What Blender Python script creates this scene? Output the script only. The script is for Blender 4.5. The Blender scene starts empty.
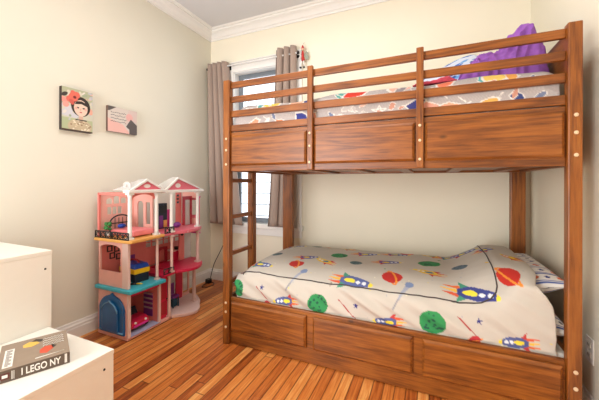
import bpy, bmesh, math, random
import numpy as np
from mathutils import Vector, Matrix, noise
from mathutils.geometry import tessellate_polygon

random.seed(7)
SC = bpy.context.scene
COL = SC.collection
PI = math.pi

# ---------------------------------------------------------------- materials
def lin(c):
    out = []
    for v in c[:3]:
        v = v / 255.0
        out.append(v / 12.92 if v <= 0.04045 else ((v + 0.055) / 1.055) ** 2.4)
    return (out[0], out[1], out[2], 1.0)

MATS = {}
def new_mat(name):
    m = bpy.data.materials.new(name); m.use_nodes = True
    nt = m.node_tree
    b = nt.nodes['Principled BSDF']
    return m, nt, b

def mat(name, rgb, rough=0.5, metal=0.0, alpha=1.0, trans=0.0, var=0.06, scale=30.0, coat=0.0, bump=0.0):
    if name in MATS: return MATS[name]
    m, nt, b = new_mat(name)
    c = lin(rgb)
    b.inputs['Roughness'].default_value = rough
    b.inputs['Metallic'].default_value = metal
    b.inputs['Coat Weight'].default_value = coat
    b.inputs['Alpha'].default_value = alpha
    b.inputs['Transmission Weight'].default_value = trans
    tc = nt.nodes.new('ShaderNodeTexCoord')
    n = nt.nodes.new('ShaderNodeTexNoise'); n.inputs['Scale'].default_value = scale; n.inputs['Detail'].default_value = 4
    nt.links.new(tc.outputs['Object'], n.inputs['Vector'])
    r = nt.nodes.new('ShaderNodeValToRGB')
    r.color_ramp.elements[0].position = 0.3; r.color_ramp.elements[1].position = 0.7
    r.color_ramp.elements[0].color = (c[0]*(1-var), c[1]*(1-var), c[2]*(1-var), 1)
    r.color_ramp.elements[1].color = (min(1, c[0]*(1+var)), min(1, c[1]*(1+var)), min(1, c[2]*(1+var)), 1)
    nt.links.new(n.outputs['Fac'], r.inputs['Fac'])
    nt.links.new(r.outputs['Color'], b.inputs['Base Color'])
    if bump:
        bp = nt.nodes.new('ShaderNodeBump'); bp.inputs['Strength'].default_value = bump; bp.inputs['Distance'].default_value = 0.004
        nt.links.new(n.outputs['Fac'], bp.inputs['Height']); nt.links.new(bp.outputs['Normal'], b.inputs['Normal'])
    MATS[name] = m
    return m

def wood(name, axis, tones, rough=0.38):
    m, nt, b = new_mat(name)
    N, L = nt.nodes.new, nt.links.new
    tc = N('ShaderNodeTexCoord'); oi = N('ShaderNodeObjectInfo')
    ml = N('ShaderNodeVectorMath'); ml.operation = 'MULTIPLY_ADD'
    sc = [26, 26, 26]; sc[axis] = 1.6
    ml.inputs[1].default_value = sc
    off = N('ShaderNodeMath'); off.operation = 'MULTIPLY'; off.inputs[1].default_value = 37.0
    L(oi.outputs['Random'], off.inputs[0])
    cb = N('ShaderNodeCombineXYZ')
    for i in range(3): L(off.outputs[0], cb.inputs[i])
    L(tc.outputs['Object'], ml.inputs[0]); L(cb.outputs[0], ml.inputs[2])
    n1 = N('ShaderNodeTexNoise'); n1.inputs['Scale'].default_value = 0.45; n1.inputs['Detail'].default_value = 3; n1.inputs['Distortion'].default_value = 0.5
    L(ml.outputs[0], n1.inputs['Vector'])
    # growth-ring bands bent by the broad noise
    rg = N('ShaderNodeMath'); rg.operation = 'MULTIPLY'; rg.inputs[1].default_value = 42.0
    L(n1.outputs['Fac'], rg.inputs[0])
    sn = N('ShaderNodeMath'); sn.operation = 'SINE'; L(rg.outputs[0], sn.inputs[0])
    n2 = N('ShaderNodeTexNoise'); n2.inputs['Scale'].default_value = 3.5; n2.inputs['Detail'].default_value = 5; n2.inputs['Roughness'].default_value = 0.7
    L(ml.outputs[0], n2.inputs['Vector'])
    a = N('ShaderNodeMath'); a.operation = 'MULTIPLY_ADD'; a.inputs[1].default_value = 0.06; a.inputs[2].default_value = 0.0
    L(sn.outputs[0], a.inputs[0])
    b2 = N('ShaderNodeMath'); b2.operation = 'MULTIPLY_ADD'; b2.inputs[1].default_value = 0.62
    L(n2.outputs['Fac'], b2.inputs[0]); L(a.outputs[0], b2.inputs[2])
    n3 = N('ShaderNodeTexNoise'); n3.inputs['Scale'].default_value = 4.0
    L(tc.outputs['Object'], n3.inputs['Vector'])
    c3 = N('ShaderNodeMath'); c3.operation = 'MULTIPLY_ADD'; c3.inputs[1].default_value = 0.30
    L(n3.outputs['Fac'], c3.inputs[0]); L(b2.outputs[0], c3.inputs[2])
    r = N('ShaderNodeValToRGB'); cr = r.color_ramp
    cr.elements[0].position = 0.30; cr.elements[0].color = lin(tones[0])
    cr.elements[1].position = 0.74; cr.elements[1].color = lin(tones[2])
    e = cr.elements.new(0.52); e.color = lin(tones[1])
    L(c3.outputs[0], r.inputs['Fac'])
    # knots
    vm = N('ShaderNodeVectorMath'); vm.operation = 'MULTIPLY_ADD'
    ks = [7.0, 7.0, 7.0]; ks[axis] = 3.6; vm.inputs[1].default_value = ks
    L(tc.outputs['Object'], vm.inputs[0]); L(cb.outputs[0], vm.inputs[2])
    vo = N('ShaderNodeTexVoronoi'); vo.inputs['Scale'].default_value = 1.0; L(vm.outputs[0], vo.inputs['Vector'])
    kr = N('ShaderNodeValToRGB'); kr.color_ramp.elements[0].position = 0.035; kr.color_ramp.elements[0].color = (0.25, 0.25, 0.25, 1)
    kr.color_ramp.elements[1].position = 0.09; kr.color_ramp.elements[1].color = (1, 1, 1, 1)
    L(vo.outputs['Distance'], kr.inputs['Fac'])
    mx = N('ShaderNodeMix'); mx.data_type = 'RGBA'; mx.blend_type = 'MULTIPLY'; mx.inputs['Factor'].default_value = 0.8
    L(r.outputs['Color'], mx.inputs[6]); L(kr.outputs['Color'], mx.inputs[7])
    L(mx.outputs[2], b.inputs['Base Color'])
    b.inputs['Roughness'].default_value = rough
    b.inputs['Specular IOR Level'].default_value = 0.5
    bp = N('ShaderNodeBump'); bp.inputs['Strength'].default_value = 0.12; bp.inputs['Distance'].default_value = 0.002
    L(n2.outputs['Fac'], bp.inputs['Height']); L(bp.outputs['Normal'], b.inputs['Normal'])
    MATS[name] = m
    return m

TONES = ((92, 46, 12), (144, 82, 27), (170, 105, 40))
W = [wood('stained_pine_x', 0, TONES), wood('stained_pine_y', 1, TONES), wood('stained_pine_z', 2, TONES)]

def floor_mat():
    m, nt, b = new_mat('pine_strip_floor')
    N, L = nt.nodes.new, nt.links.new
    def M(op, a, bb=None, c=None):
        n = N('ShaderNodeMath'); n.operation = op
        for i, v in enumerate((a, bb, c)):
            if v is None: continue
            if isinstance(v, (int, float)): n.inputs[i].default_value = v
            else: L(v, n.inputs[i])
        return n.outputs[0]
    geo = N('ShaderNodeNewGeometry'); sep = N('ShaderNodeSeparateXYZ'); L(geo.outputs['Position'], sep.inputs[0])
    x, y = sep.outputs[0], sep.outputs[1]
    xs = M('DIVIDE', x, 0.056); row = M('FLOOR', xs); fx = M('FRACT', xs)
    w1 = N('ShaderNodeTexWhiteNoise'); w1.noise_dimensions = '1D'; L(row, w1.inputs['W'])
    ys = M('MULTIPLY_ADD', w1.outputs['Value'], 7.3, M('DIVIDE', y, 1.7)); yi = M('FLOOR', ys); fy = M('FRACT', ys)
    cmb = N('ShaderNodeCombineXYZ'); L(row, cmb.inputs[0]); L(yi, cmb.inputs[1])
    w2 = N('ShaderNodeTexWhiteNoise'); w2.noise_dimensions = '2D'; L(cmb.outputs[0], w2.inputs['Vector'])
    vec = N('ShaderNodeCombineXYZ'); L(M('MULTIPLY', x, 46.0), vec.inputs[0]); L(M('MULTIPLY', y, 2.2), vec.inputs[1]); L(M('MULTIPLY', w2.outputs['Value'], 55.0), vec.inputs[2])
    gn = N('ShaderNodeTexNoise'); gn.inputs['Scale'].default_value = 1.6; gn.inputs['Detail'].default_value = 5; gn.inputs['Roughness'].default_value = 0.65; gn.inputs['Distortion'].default_value = 0.8
    L(vec.outputs[0], gn.inputs['Vector'])
    fac = M('MULTIPLY_ADD', w2.outputs['Value'], 0.66, M('MULTIPLY_ADD', gn.outputs['Fac'], 1.3, -0.48))
    r = N('ShaderNodeValToRGB'); cr = r.color_ramp
    cr.elements[0].position = 0.05; cr.elements[0].color = lin((122, 56, 20))
    cr.elements[1].position = 0.95; cr.elements[1].color = lin((236, 176, 104))
    for p, c in ((0.3, (172, 90, 36)), (0.55, (204, 120, 54)), (0.75, (220, 142, 72))):
        e = cr.elements.new(p); e.color = lin(c)
    L(fac, r.inputs['Fac'])
    gx = M('MINIMUM', fx, M('SUBTRACT', 1.0, fx))
    gap = M('MINIMUM', M('MULTIPLY', gx, 13.0), M('MULTIPLY', M('MINIMUM', fy, M('SUBTRACT', 1.0, fy)), 420.0))
    gap = M('MINIMUM', gap, 1.0)
    mx = N('ShaderNodeMix'); mx.data_type = 'RGBA'
    L(gap, mx.inputs['Factor']); mx.inputs[6].default_value = lin((74, 34, 14)); L(r.outputs['Color'], mx.inputs[7])
    L(mx.outputs[2], b.inputs['Base Color'])
    b.inputs['Roughness'].default_value = 0.33
    bp = N('ShaderNodeBump'); bp.inputs['Strength'].default_value = 0.25; bp.inputs['Distance'].default_value = 0.002
    L(gap, bp.inputs['Height']); L(bp.outputs['Normal'], b.inputs['Normal'])
    return m

def paint_mat(name, rough=0.85, bump=0.0, bscale=300.0, attr='paint'):
    m, nt, b = new_mat(name)
    a = nt.nodes.new('ShaderNodeAttribute'); a.attribute_name = attr
    nt.links.new(a.outputs['Color'], b.inputs['Base Color'])
    b.inputs['Roughness'].default_value = rough
    if bump:
        tc = nt.nodes.new('ShaderNodeTexCoord')
        n = nt.nodes.new('ShaderNodeTexNoise'); n.inputs['Scale'].default_value = bscale
        nt.links.new(tc.outputs['Object'], n.inputs['Vector'])
        bp = nt.nodes.new('ShaderNodeBump'); bp.inputs['Strength'].default_value = bump; bp.inputs['Distance'].default_value = 0.002
        nt.links.new(n.outputs['Fac'], bp.inputs['Height']); nt.links.new(bp.outputs['Normal'], b.inputs['Normal'])
    MATS[name] = m
    return m

# ---------------------------------------------------------------- mesh builder
class MB:
    def __init__(s): s.v = []; s.f = []; s.sm = []
    def add(s, vs, fs, smooth=False):
        o = len(s.v); s.v += [tuple(v) for v in vs]
        for f in fs: s.f.append([i + o for i in f]); s.sm.append(smooth)
        return s
    def box(s, x0, x1, y0, y1, z0, z1):
        vs = [(x, y, z) for z in (z0, z1) for y in (y0, y1) for x in (x0, x1)]
        return s.add(vs, [(0, 2, 3, 1), (4, 5, 7, 6), (0, 1, 5, 4), (2, 6, 7, 3), (0, 4, 6, 2), (1, 3, 7, 5)])
    def prism(s, outer, axis, a0, a1, holes=()):
        # polygon (2-D) with holes, extruded along an axis. x:(y,z) y:(x,z) z:(x,y)
        def p3(p, a):
            return (a, p[0], p[1]) if axis == 'x' else (p[0], a, p[1]) if axis == 'y' else (p[0], p[1], a)
        loops = [list(outer)] + [list(h) for h in holes]
        tris = tessellate_polygon([[Vector((p[0], p[1], 0)) for p in l] for l in loops])
        flat = [p for l in loops for p in l]; n = len(flat)
        vs = [p3(p, a0) for p in flat] + [p3(p, a1) for p in flat]
        fs = [tuple(t) for t in tris] + [tuple(i + n for i in reversed(t)) for t in tris]
        o = 0
        for l in loops:
            k = len(l)
            for i in range(k): fs.append((o + i, o + (i + 1) % k, o + (i + 1) % k + n, o + i + n))
            o += k
        return s.add(vs, fs)
    def tube(s, pts, r, n=8, closed=False, smooth=True):
        pts = [Vector(p) for p in pts]; k = len(pts); vs = []; prev = None
        for i, p in enumerate(pts):
            if closed: t = (pts[(i + 1) % k] - pts[i - 1])
            else: t = pts[min(i + 1, k - 1)] - pts[max(i - 1, 0)]
            t.normalize()
            if prev is None:
                up = Vector((0, 0, 1)) if abs(t.z) < 0.9 else Vector((1, 0, 0))
                a = t.cross(up).normalized()
            else:
                a = (prev - t * prev.dot(t)).normalized()
            prev = a; b = t.cross(a)
            rr = r[i] if isinstance(r, (list, tuple)) else r
            for j in range(n):
                q = 2 * PI * j / n
                vs.append(p + a * math.cos(q) * rr + b * math.sin(q) * rr)
        fs = []
        for i in range(k if closed else k - 1):
            i2 = (i + 1) % k
            for j in range(n):
                fs.append((i * n + j, i * n + (j + 1) % n, i2 * n + (j + 1) % n, i2 * n + j))
        s.add(vs, fs, smooth)
        if not closed:
            o = len(s.v) - k * n
            s.f.append([o + j for j in reversed(range(n))]); s.sm.append(False)
            s.f.append([o + (k - 1) * n + j for j in range(n)]); s.sm.append(False)
        return s
    def lathe(s, prof, c, n=16, axis='z', smooth=True):
        vs = []
        for r, h in prof:
            for j in range(n):
                q = 2 * PI * j / n; a, b = r * math.cos(q), r * math.sin(q)
                p = (a, b, h) if axis == 'z' else (h, a, b) if axis == 'x' else (b, h, a)
                vs.append((c[0] + p[0], c[1] + p[1], c[2] + p[2]))
        k = len(prof); fs = []
        for i in range(k - 1):
            for j in range(n):
                fs.append((i * n + j, i * n + (j + 1) % n, (i + 1) * n + (j + 1) % n, (i + 1) * n + j))
        fs.append(tuple(reversed(range(n)))); fs.append(tuple((k - 1) * n + j for j in range(n)))
        return s.add(vs, fs, smooth)
    def ball(s, c, r, n=14, m=9, sq=(1, 1, 1)):
        vs = [(c[0], c[1], c[2] - r * sq[2])]
        for i in range(1, m):
            t = PI * i / m
            for j in range(n):
                q = 2 * PI * j / n
                vs.append((c[0] + r * sq[0] * math.sin(t) * math.cos(q), c[1] + r * sq[1] * math.sin(t) * math.sin(q), c[2] - r * sq[2] * math.cos(t)))
        vs.append((c[0], c[1], c[2] + r * sq[2]))
        fs = [(0, 1 + (j + 1) % n, 1 + j) for j in range(n)]
        for i in range(m - 2):
            for j in range(n):
                a = 1 + i * n; fs.append((a + j, a + (j + 1) % n, a + n + (j + 1) % n, a + n + j))
        a = 1 + (m - 2) * n; top = len(vs) - 1
        fs += [(a + j, a + (j + 1) % n, top) for j in range(n)]
        return s.add(vs, fs, True)
    def grid(s, P, nu, nv, smooth=True):
        fs = [(i * nv + j, (i + 1) * nv + j, (i + 1) * nv + j + 1, i * nv + j + 1) for i in range(nu - 1) for j in range(nv - 1)]
        return s.add(P, fs, smooth)
    def xform(s, M):
        s.v = [tuple(M @ Vector(v)) for v in s.v]; return s

ORG = {}
# whole scene, placed from image pixels, stretched per axis to match the refitted camera
def fit_stretch(v): return (1.0095 * v[0] + 0.0431, 1.657 + 1.0186 * (v[1] - 1.657), 1.0225 * v[2])
def origin(o): return ORG.get(o.name, Vector((0, 0, 0)))

def build(name, mb, m, parent=None, bevel=0.0, seg=2, loc=None, label=None, recalc=True, smooth_angle=None):
    """links ONE mesh object; mesh data are given in world space and stored relative to its origin"""
    o0 = origin(parent) if parent else (Vector(fit_stretch(loc)) if loc is not None else Vector((0, 0, 0)))
    me = bpy.data.meshes.new(name)
    mv = [fit_stretch(v) for v in mb.v]
    me.from_pydata([(v[0] - o0.x, v[1] - o0.y, v[2] - o0.z) for v in mv], [], mb.f)
    me.polygons.foreach_set('use_smooth', mb.sm)
    if recalc:
        bm = bmesh.new(); bm.from_mesh(me); bmesh.ops.recalc_face_normals(bm, faces=bm.faces); bm.to_mesh(me); bm.free()
    me.update()
    if m is not None: me.materials.append(m)
    o = bpy.data.objects.new(name, me); COL.objects.link(o)
    if parent: o.parent = parent
    else: o.location = o0
    ORG[o.name] = o0
    if bevel:
        md = o.modifiers.new('bevel', 'BEVEL'); md.width = bevel; md.segments = seg; md.limit_method = 'ANGLE'; md.angle_limit = 0.7
        md.harden_normals = False
    if label: o['label'] = label
    return o

def thing(name, label, cat, loc, group=None):
    o = bpy.data.objects.new(name, None); COL.objects.link(o); loc = fit_stretch(loc); o.location = loc
    o.empty_display_size = 0.05
    ORG[o.name] = Vector(loc); o['label'] = label; o['category'] = cat
    if group: o['group'] = group
    return o

def tag(o, label, cat, group=None):
    o['label'] = label; o['category'] = cat
    if group: o['group'] = group
    return o

def struct(o): o['kind'] = 'structure'; return o

def B(x0, x1, y0, y1, z0, z1): return MB().box(x0, x1, y0, y1, z0, z1)

def arc(cx, cy, rx, ry, a0, a1, n):
    return [(cx + rx * math.cos(a0 + (a1 - a0) * i / n), cy + ry * math.sin(a0 + (a1 - a0) * i / n)) for i in range(n + 1)]

def rect(a0, a1, b0, b1): return [(a0, b0), (a1, b0), (a1, b1), (a0, b1)]

def arched(a0, a1, b0, b1, rise, n=8):
    """rectangle whose top edge is an arch"""
    c = (a0 + a1) / 2
    return [(a0, b0), (a1, b0)] + arc(c, b1 - rise, (a1 - a0) / 2, rise, 0, PI, n)

def text_mesh(name, body, size, m, parent, M, depth=0.0006):
    cu = bpy.data.curves.new(name, 'FONT'); cu.body = body; cu.size = size; cu.extrude = depth; cu.align_x = 'CENTER'; cu.align_y = 'CENTER'
    cu.offset = size * 0.018
    t = bpy.data.objects.new(name, cu); COL.objects.link(t)
    bpy.context.view_layer.update()
    dg = bpy.context.evaluated_depsgraph_get()
    me = bpy.data.meshes.new_from_object(t.evaluated_get(dg))
    bpy.data.objects.remove(t)
    mb = MB(); mb.add([M @ v.co for v in me.vertices], [tuple(p.vertices) for p in me.polygons])
    bpy.data.meshes.remove(me)
    return build(name, mb, m, parent, recalc=False)

# ---------------------------------------------------------------- painting of prints (base colours of printed cloth and artwork)
def L3(c): return np.array(lin(c)[:3])
class Paint:
    def __init__(s, U, V, base): s.U = np.asarray(U); s.V = np.asarray(V); s.c = np.tile(L3(base), (len(s.U), 1))
    def loc(s, c, ang):
        dx, dy = s.U - c[0], s.V - c[1]; ca, sa = math.cos(ang), math.sin(ang)
        return ca * dx + sa * dy, -sa * dx + ca * dy
    def fill(s, mask, col): s.c[mask] = L3(col)
    def disk(s, c, rx, ry, col, ang=0):
        x, y = s.loc(c, ang); s.fill((x / rx) ** 2 + (y / ry) ** 2 < 1, col)
    def poly(s, pts, col):
        x, y = s.U, s.V; ins = np.zeros(len(x), bool); n = len(pts)
        for i in range(n):
            (x0, y0), (x1, y1) = pts[i], pts[(i + 1) % n]
            if y0 == y1: continue
            cond = ((y0 > y) != (y1 > y)) & (x < (x1 - x0) * (y - y0) / (y1 - y0) + x0)
            ins ^= cond
        s.fill(ins, col)
    def lpoly(s, c, ang, k, pts, col):
        ca, sa = math.cos(ang), math.sin(ang)
        s.poly([(c[0] + k * (ca * a - sa * b), c[1] + k * (sa * a + ca * b)) for a, b in pts], col)
    def line(s, a, b, w, col):
        ax, ay = a; bx, by = b; dx, dy = bx - ax, by - ay; l2 = dx * dx + dy * dy + 1e-12
        t = np.clip(((s.U - ax) * dx + (s.V - ay) * dy) / l2, 0, 1)
        d2 = (s.U - ax - t * dx) ** 2 + (s.V - ay - t * dy) ** 2
        s.fill(d2 < w * w, col)
    def star(s, c, r, col, ang=0.3):
        s.lpoly(c, ang, r, [(math.cos(i * PI / 5) * (1 if i % 2 == 0 else 0.45), math.sin(i * PI / 5) * (1 if i % 2 == 0 else 0.45)) for i in range(10)], col)
    def rocket(s, c, ang, L, body=(88, 100, 156), fin=(66, 144, 118), dot=(240, 222, 70)):
        for k, (yy, ll) in enumerate(((0.13, 0.9), (0.0, 0.95), (-0.13, 0.9))):
            s.lpoly(c, ang, L, [(-0.42, yy - 0.07), (-0.42, yy + 0.07), (-0.62, yy + 0.05), (-ll, yy + 0.02), (-0.66, yy - 0.03)], ((224, 112, 58), (236, 186, 70), (214, 92, 60))[k])
        s.lpoly(c, ang, L, [(-0.1, 0.1), (-0.5, 0.36), (-0.42, 0.0), (-0.5, -0.36), (-0.1, -0.1)], fin)
        x, y = s.loc(c, ang); x, y = x / L, y / L
        inside = (np.abs(x) < 0.5) & (np.abs(y) < 0.20 * np.clip(1 - np.clip(x + 0.05, 0, 1) ** 1.7 / 0.45, 0, 1)) & (np.abs(y) < 0.09 + 0.5 * (x + 0.5))
        s.fill(inside, body)
        s.fill(inside & (x > 0.38), (236, 214, 66))
        s.disk((c[0] - math.cos(ang) * L * 0.2, c[1] - math.sin(ang) * L * 0.2), L * 0.17, L * 0.09, dot, ang)
        for q in (0.06, 0.24):
            s.disk((c[0] + math.cos(ang) * L * q, c[1] + math.sin(ang) * L * q), L * 0.065, L * 0.065, (226, 232, 240))
    def saturn(s, c, r, ang=0.5, col=(192, 44, 40), ring=(232, 140, 52)):
        x, y = s.loc(c, ang)
        ro, ri = (x / (1.35 * r)) ** 2 + (y / (0.42 * r)) ** 2, (x / (1.1 * r)) ** 2 + (y / (0.2 * r)) ** 2
        s.fill((ro < 1) & (ri > 1), ring)
        s.fill((x ** 2 + y ** 2 < r * r) & ~((y < 0) & (ro < 1) & (ri > 1)), col)
    def planet(s, c, r, col=(46, 142, 82), spot=(28, 84, 66), seed=1):
        s.disk(c, r, r * 0.96, col)
        rn = random.Random(seed)
        for i in range(16):
            q, d = rn.random() * 2 * PI, math.sqrt(rn.random()) * r * 0.85
            k = r * (0.06 + 0.08 * rn.random())
            s.disk((c[0] + d * math.cos(q), c[1] + d * math.sin(q)), k, k, spot)
    def comet(s, c, ang, L, col=(122, 140, 178)):
        e = (c[0] - math.cos(ang) * L, c[1] - math.sin(ang) * L)
        s.line(c, e, 0.005, (150, 150, 158))
        s.lpoly(c, ang, L, [(0, 0.09), (-0.7, 0.02), (-0.7, -0.02), (0, -0.09)], (160, 166, 184))
        s.disk(c, L * 0.14, L * 0.14, col)
    def put(s, o):
        me = o.data; a = me.color_attributes.new('paint', 'FLOAT_COLOR', 'POINT')
        n = len(me.vertices); c = np.ones((n, 4), np.float32); c[:len(s.c), :3] = s.c
        if n > len(s.c): c[len(s.c):, :3] = s.c[0]
        a.data.foreach_set('color', c.ravel())

# ================================================================ SETTING
XL, XR, YB, YF, ZC = -2.32, 0.640, 2.701, -1.6, 2.735
M_wallL = mat('cream_wall_paint', (229, 226, 211), 0.75, var=0.012, scale=3)
M_wall = mat('warm_cream_wall_paint', (238, 231, 211), 0.75, var=0.012, scale=3)
M_trim = mat('white_trim_paint', (236, 234, 230), 0.45, var=0.01)
M_ceil = mat('ceiling_paint', (214, 214, 216), 0.85, var=0.01, scale=2)
T = 0.12
struct(build('floor', B(XL - T, XR + T, YF, YB + T, -0.08, 0), floor_mat()))
struct(build('ceiling', B(XL - T, XR + T, YF, YB + T, ZC, ZC + 0.1), M_ceil))
struct(build('wall_left', B(XL - T, XL, YF, YB + T, 0, ZC), M_wallL))
struct(build('wall_right', B(XR, XR + T, YF, YB + T, 0, ZC), M_wall))
DX0, DX1, DZ = -2.2, -1.15, 2.08  # opening added in the unseen wall to let the fill light in
struct(build('wall_front', MB().prism([(XL, 0), (DX0, 0), (DX0, DZ), (DX1, DZ), (DX1, 0), (XR, 0), (XR, ZC), (XL, ZC)], 'y', YF - T, YF), M_wall))
# back wall with the window opening
WX0, WX1, WZ0, WZ1 = -2.01, -1.250, 0.635, 2.268
struct(build('wall_back', MB().prism(rect(XL, XR, 0, ZC), 'y', YB, YB + T, [rect(WX0, WX1, WZ0, WZ1)]), M_wall))

def crown(name, along, s0, s1, miter):
    prof = [(0, 0), (0.012, 0), (0.016, 0.012), (0.022, 0.018), (0.030, 0.020), (0.042, 0.036), (0.060, 0.052), (0.078, 0.060), (0.088, 0.066), (0.090, 0.078), (0.108, 0.080), (0.120, 0.090), (0, 0.090)]
    zb = ZC - 0.090; vs = []
    for d, h in prof:
        if along == 'y': vs.append((XL + d, s0, zb + h))
        else: vs.append((s1, YB - d, zb + h))
    for d, h in prof:
        if along == 'y': vs.append((XL + d, YB - d, zb + h))
        else: vs.append((XL + d, YB - d, zb + h))
    n = len(prof)
    fs = [(i, (i + 1) % n, (i + 1) % n + n, i + n) for i in range(n)] + [tuple(range(n)), tuple(range(2 * n - 1, n - 1, -1))]
    return struct(build(name, MB().add(vs, fs), M_trim))
crown('trim_1', 'y', YF, 0, 1)
crown('trim_2', 'x', 0, XR, 1)

def base_prof(): return [(0, 0), (0.018, 0), (0.018, 0.070), (0.015, 0.076), (0.015, 0.090), (0.009, 0.098), (0.007, 0.110), (0.004, 0.115), (0, 0.115)]
def baseboard(name, side):
    n = 0; p = base_prof(); vs = []
    for e in (0, 1):
        for d, h in p:
            if side == 'left': vs.append((XL + d, YF if e == 0 else YB - d, h))
            elif side == 'back': vs.append((XL + d if e == 0 else XR - d, YB - d, h))
            else: vs.append((XR - d, YF if e == 0 else YB - d, h))
    n = len(p)
    fs = [(i, (i + 1) % n, (i + 1) % n + n, i + n) for i in range(n)] + [tuple(range(n)), tuple(range(2 * n - 1, n - 1, -1))]
    struct(build(name, MB().add(vs, fs), M_trim))
for sd in ('left', 'back', 'right'): baseboard('baseboard_' + sd, sd)

# window
M_sash = mat('grey_window_sash', (118, 126, 134), 0.4)
M_guard = mat('pale_window_guard', (206, 212, 218), 0.4)
win = struct(build('window_1', MB().prism(rect(WX0, WX1, WZ0, WZ1), 'y', YB - 0.002, YB + T, [rect(WX0 + 0.018, WX1 - 0.018, WZ0 + 0.018, WZ1 - 0.018)]), M_trim))
cas = MB()
cas.box(WX0 - 0.075, WX0 + 0.012, YB - 0.022, YB, WZ0 - 0.02, WZ1 + 0.082)
cas.box(WX1 - 0.012, WX1 + 0.062, YB - 0.022, YB, WZ0 - 0.02, WZ1 + 0.082)
cas.box(WX0 + 0.012, WX1 - 0.012, YB - 0.022, YB, WZ1 - 0.012, WZ1 + 0.082)
build('casing', cas, M_trim, win, bevel=0.004)
build('head_moulding', B(WX0 - 0.085, WX1 + 0.075, YB - 0.034, YB - 0.0005, WZ1 + 0.082, WZ1 + 0.092), M_trim, win, bevel=0.003)
build('sill', B(WX0 - 0.085, WX1 + 0.075, YB - 0.036, YB + 0.02, WZ0 - 0.03, WZ0 + 0.018), M_trim, win, bevel=0.005)
build('apron', B(WX0 - 0.075, WX1 + 0.062, YB - 0.018, YB, WZ0 - 0.10, WZ0 - 0.03), M_trim, win, bevel=0.003)
zm = 1.43
def sash(y0, y1, z0, z1):
    xa, xb = WX0 + 0.018, WX1 - 0.018
    return MB().prism(rect(xa, xb, z0, z1), 'y', y0, y1, [rect(xa + 0.045, xb - 0.045, z0 + 0.05, z1 - 0.045)])
s1 = build('upper_sash', sash(YB + 0.075, YB + 0.10, zm - 0.02, WZ1 - 0.018), M_sash, win)
s2 = build('lower_sash', sash(YB + 0.045, YB + 0.07, WZ0 + 0.018, zm + 0.025), M_sash, win)
M_glass, nt_, b_ = new_mat('window_glass')
b_.inputs['Transmission Weight'].default_value = 1; b_.inputs['Roughness'].default_value = 0.0; b_.inputs['IOR'].default_value = 1.02
b_.inputs['Base Color'].default_value = (0.96, 0.98, 1, 1)
build('pane', B(WX0 + 0.06, WX1 - 0.06, YB + 0.086, YB + 0.09, zm + 0.02, WZ1 - 0.06), M_glass, s1)
build('pane', B(WX0 + 0.06, WX1 - 0.06, YB + 0.056, YB + 0.06, WZ0 + 0.065, zm - 0.01), M_glass, s2)
gd = MB()
for z in (0.72, 0.84, 0.96, 1.08): gd.tube([(WX0 + 0.01, YB + 0.115, z), (WX1 - 0.01, YB + 0.115, z)], 0.006, 6)
for i in range(6):
    x = WX0 + 0.12 + i * 0.1
    gd.tube([(x, YB + 0.113, 1.98), (x, YB + 0.113, 1.90), (x + 0.06, YB + 0.113, 1.90)], 0.004, 6)
gd.tube([(WX0 + 0.01, YB + 0.115, 1.98), (WX1 - 0.01, YB + 0.115, 1.98)], 0.004, 6)
build('window_guard', gd, M_guard, win)

# ================================================================ CURTAINS
M_rod = mat('dark_bronze_metal', (44, 38, 36), 0.35, metal=0.8)
RY, RZ = 2.627, 2.312
rod = thing('curtain_rod', 'thin white curtain rod with dark brackets across top of window', 'curtain rod', (-1.62, RY, RZ))
build('rod', MB().tube([(-2.30, RY, RZ), (-1.215, RY, RZ)], 0.008, 10), mat('white_rod_enamel', (232, 230, 228), 0.35), rod)
for x in (-2.304, -1.205):
    build('finial', MB().ball((x, RY, RZ), 0.013), M_rod, rod)
for x in (-2.035, -1.225):
    br = MB().box(x - 0.006, x + 0.006, RY, YB - 0.03, RZ - 0.006, RZ + 0.006).box(x - 0.012, x + 0.012, YB - 0.034, YB - 0.022, RZ - 0.03, RZ + 0.03)
    build('bracket', br, M_rod, rod)
M_curt, nt_, b_ = new_mat('taupe_curtain_cloth')
b_.inputs['Base Color'].default_value = lin((160, 140, 128)); b_.inputs['Roughness'].default_value = 0.7; b_.inputs['Sheen Weight'].default_value = 0.2
tcn = nt_.nodes.new('ShaderNodeTexCoord'); nn = nt_.nodes.new('ShaderNodeTexNoise'); nn.inputs['Scale'].default_value = 220
nt_.links.new(tcn.outputs['Object'], nn.inputs['Vector'])
bpn = nt_.nodes.new('ShaderNodeBump'); bpn.inputs['Strength'].default_value = 0.15; bpn.inputs['Distance'].default_value = 0.001
nt_.links.new(nn.outputs['Fac'], bpn.inputs['Height']); nt_.links.new(bpn.outputs['Normal'], b_.inputs['Normal'])

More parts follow.
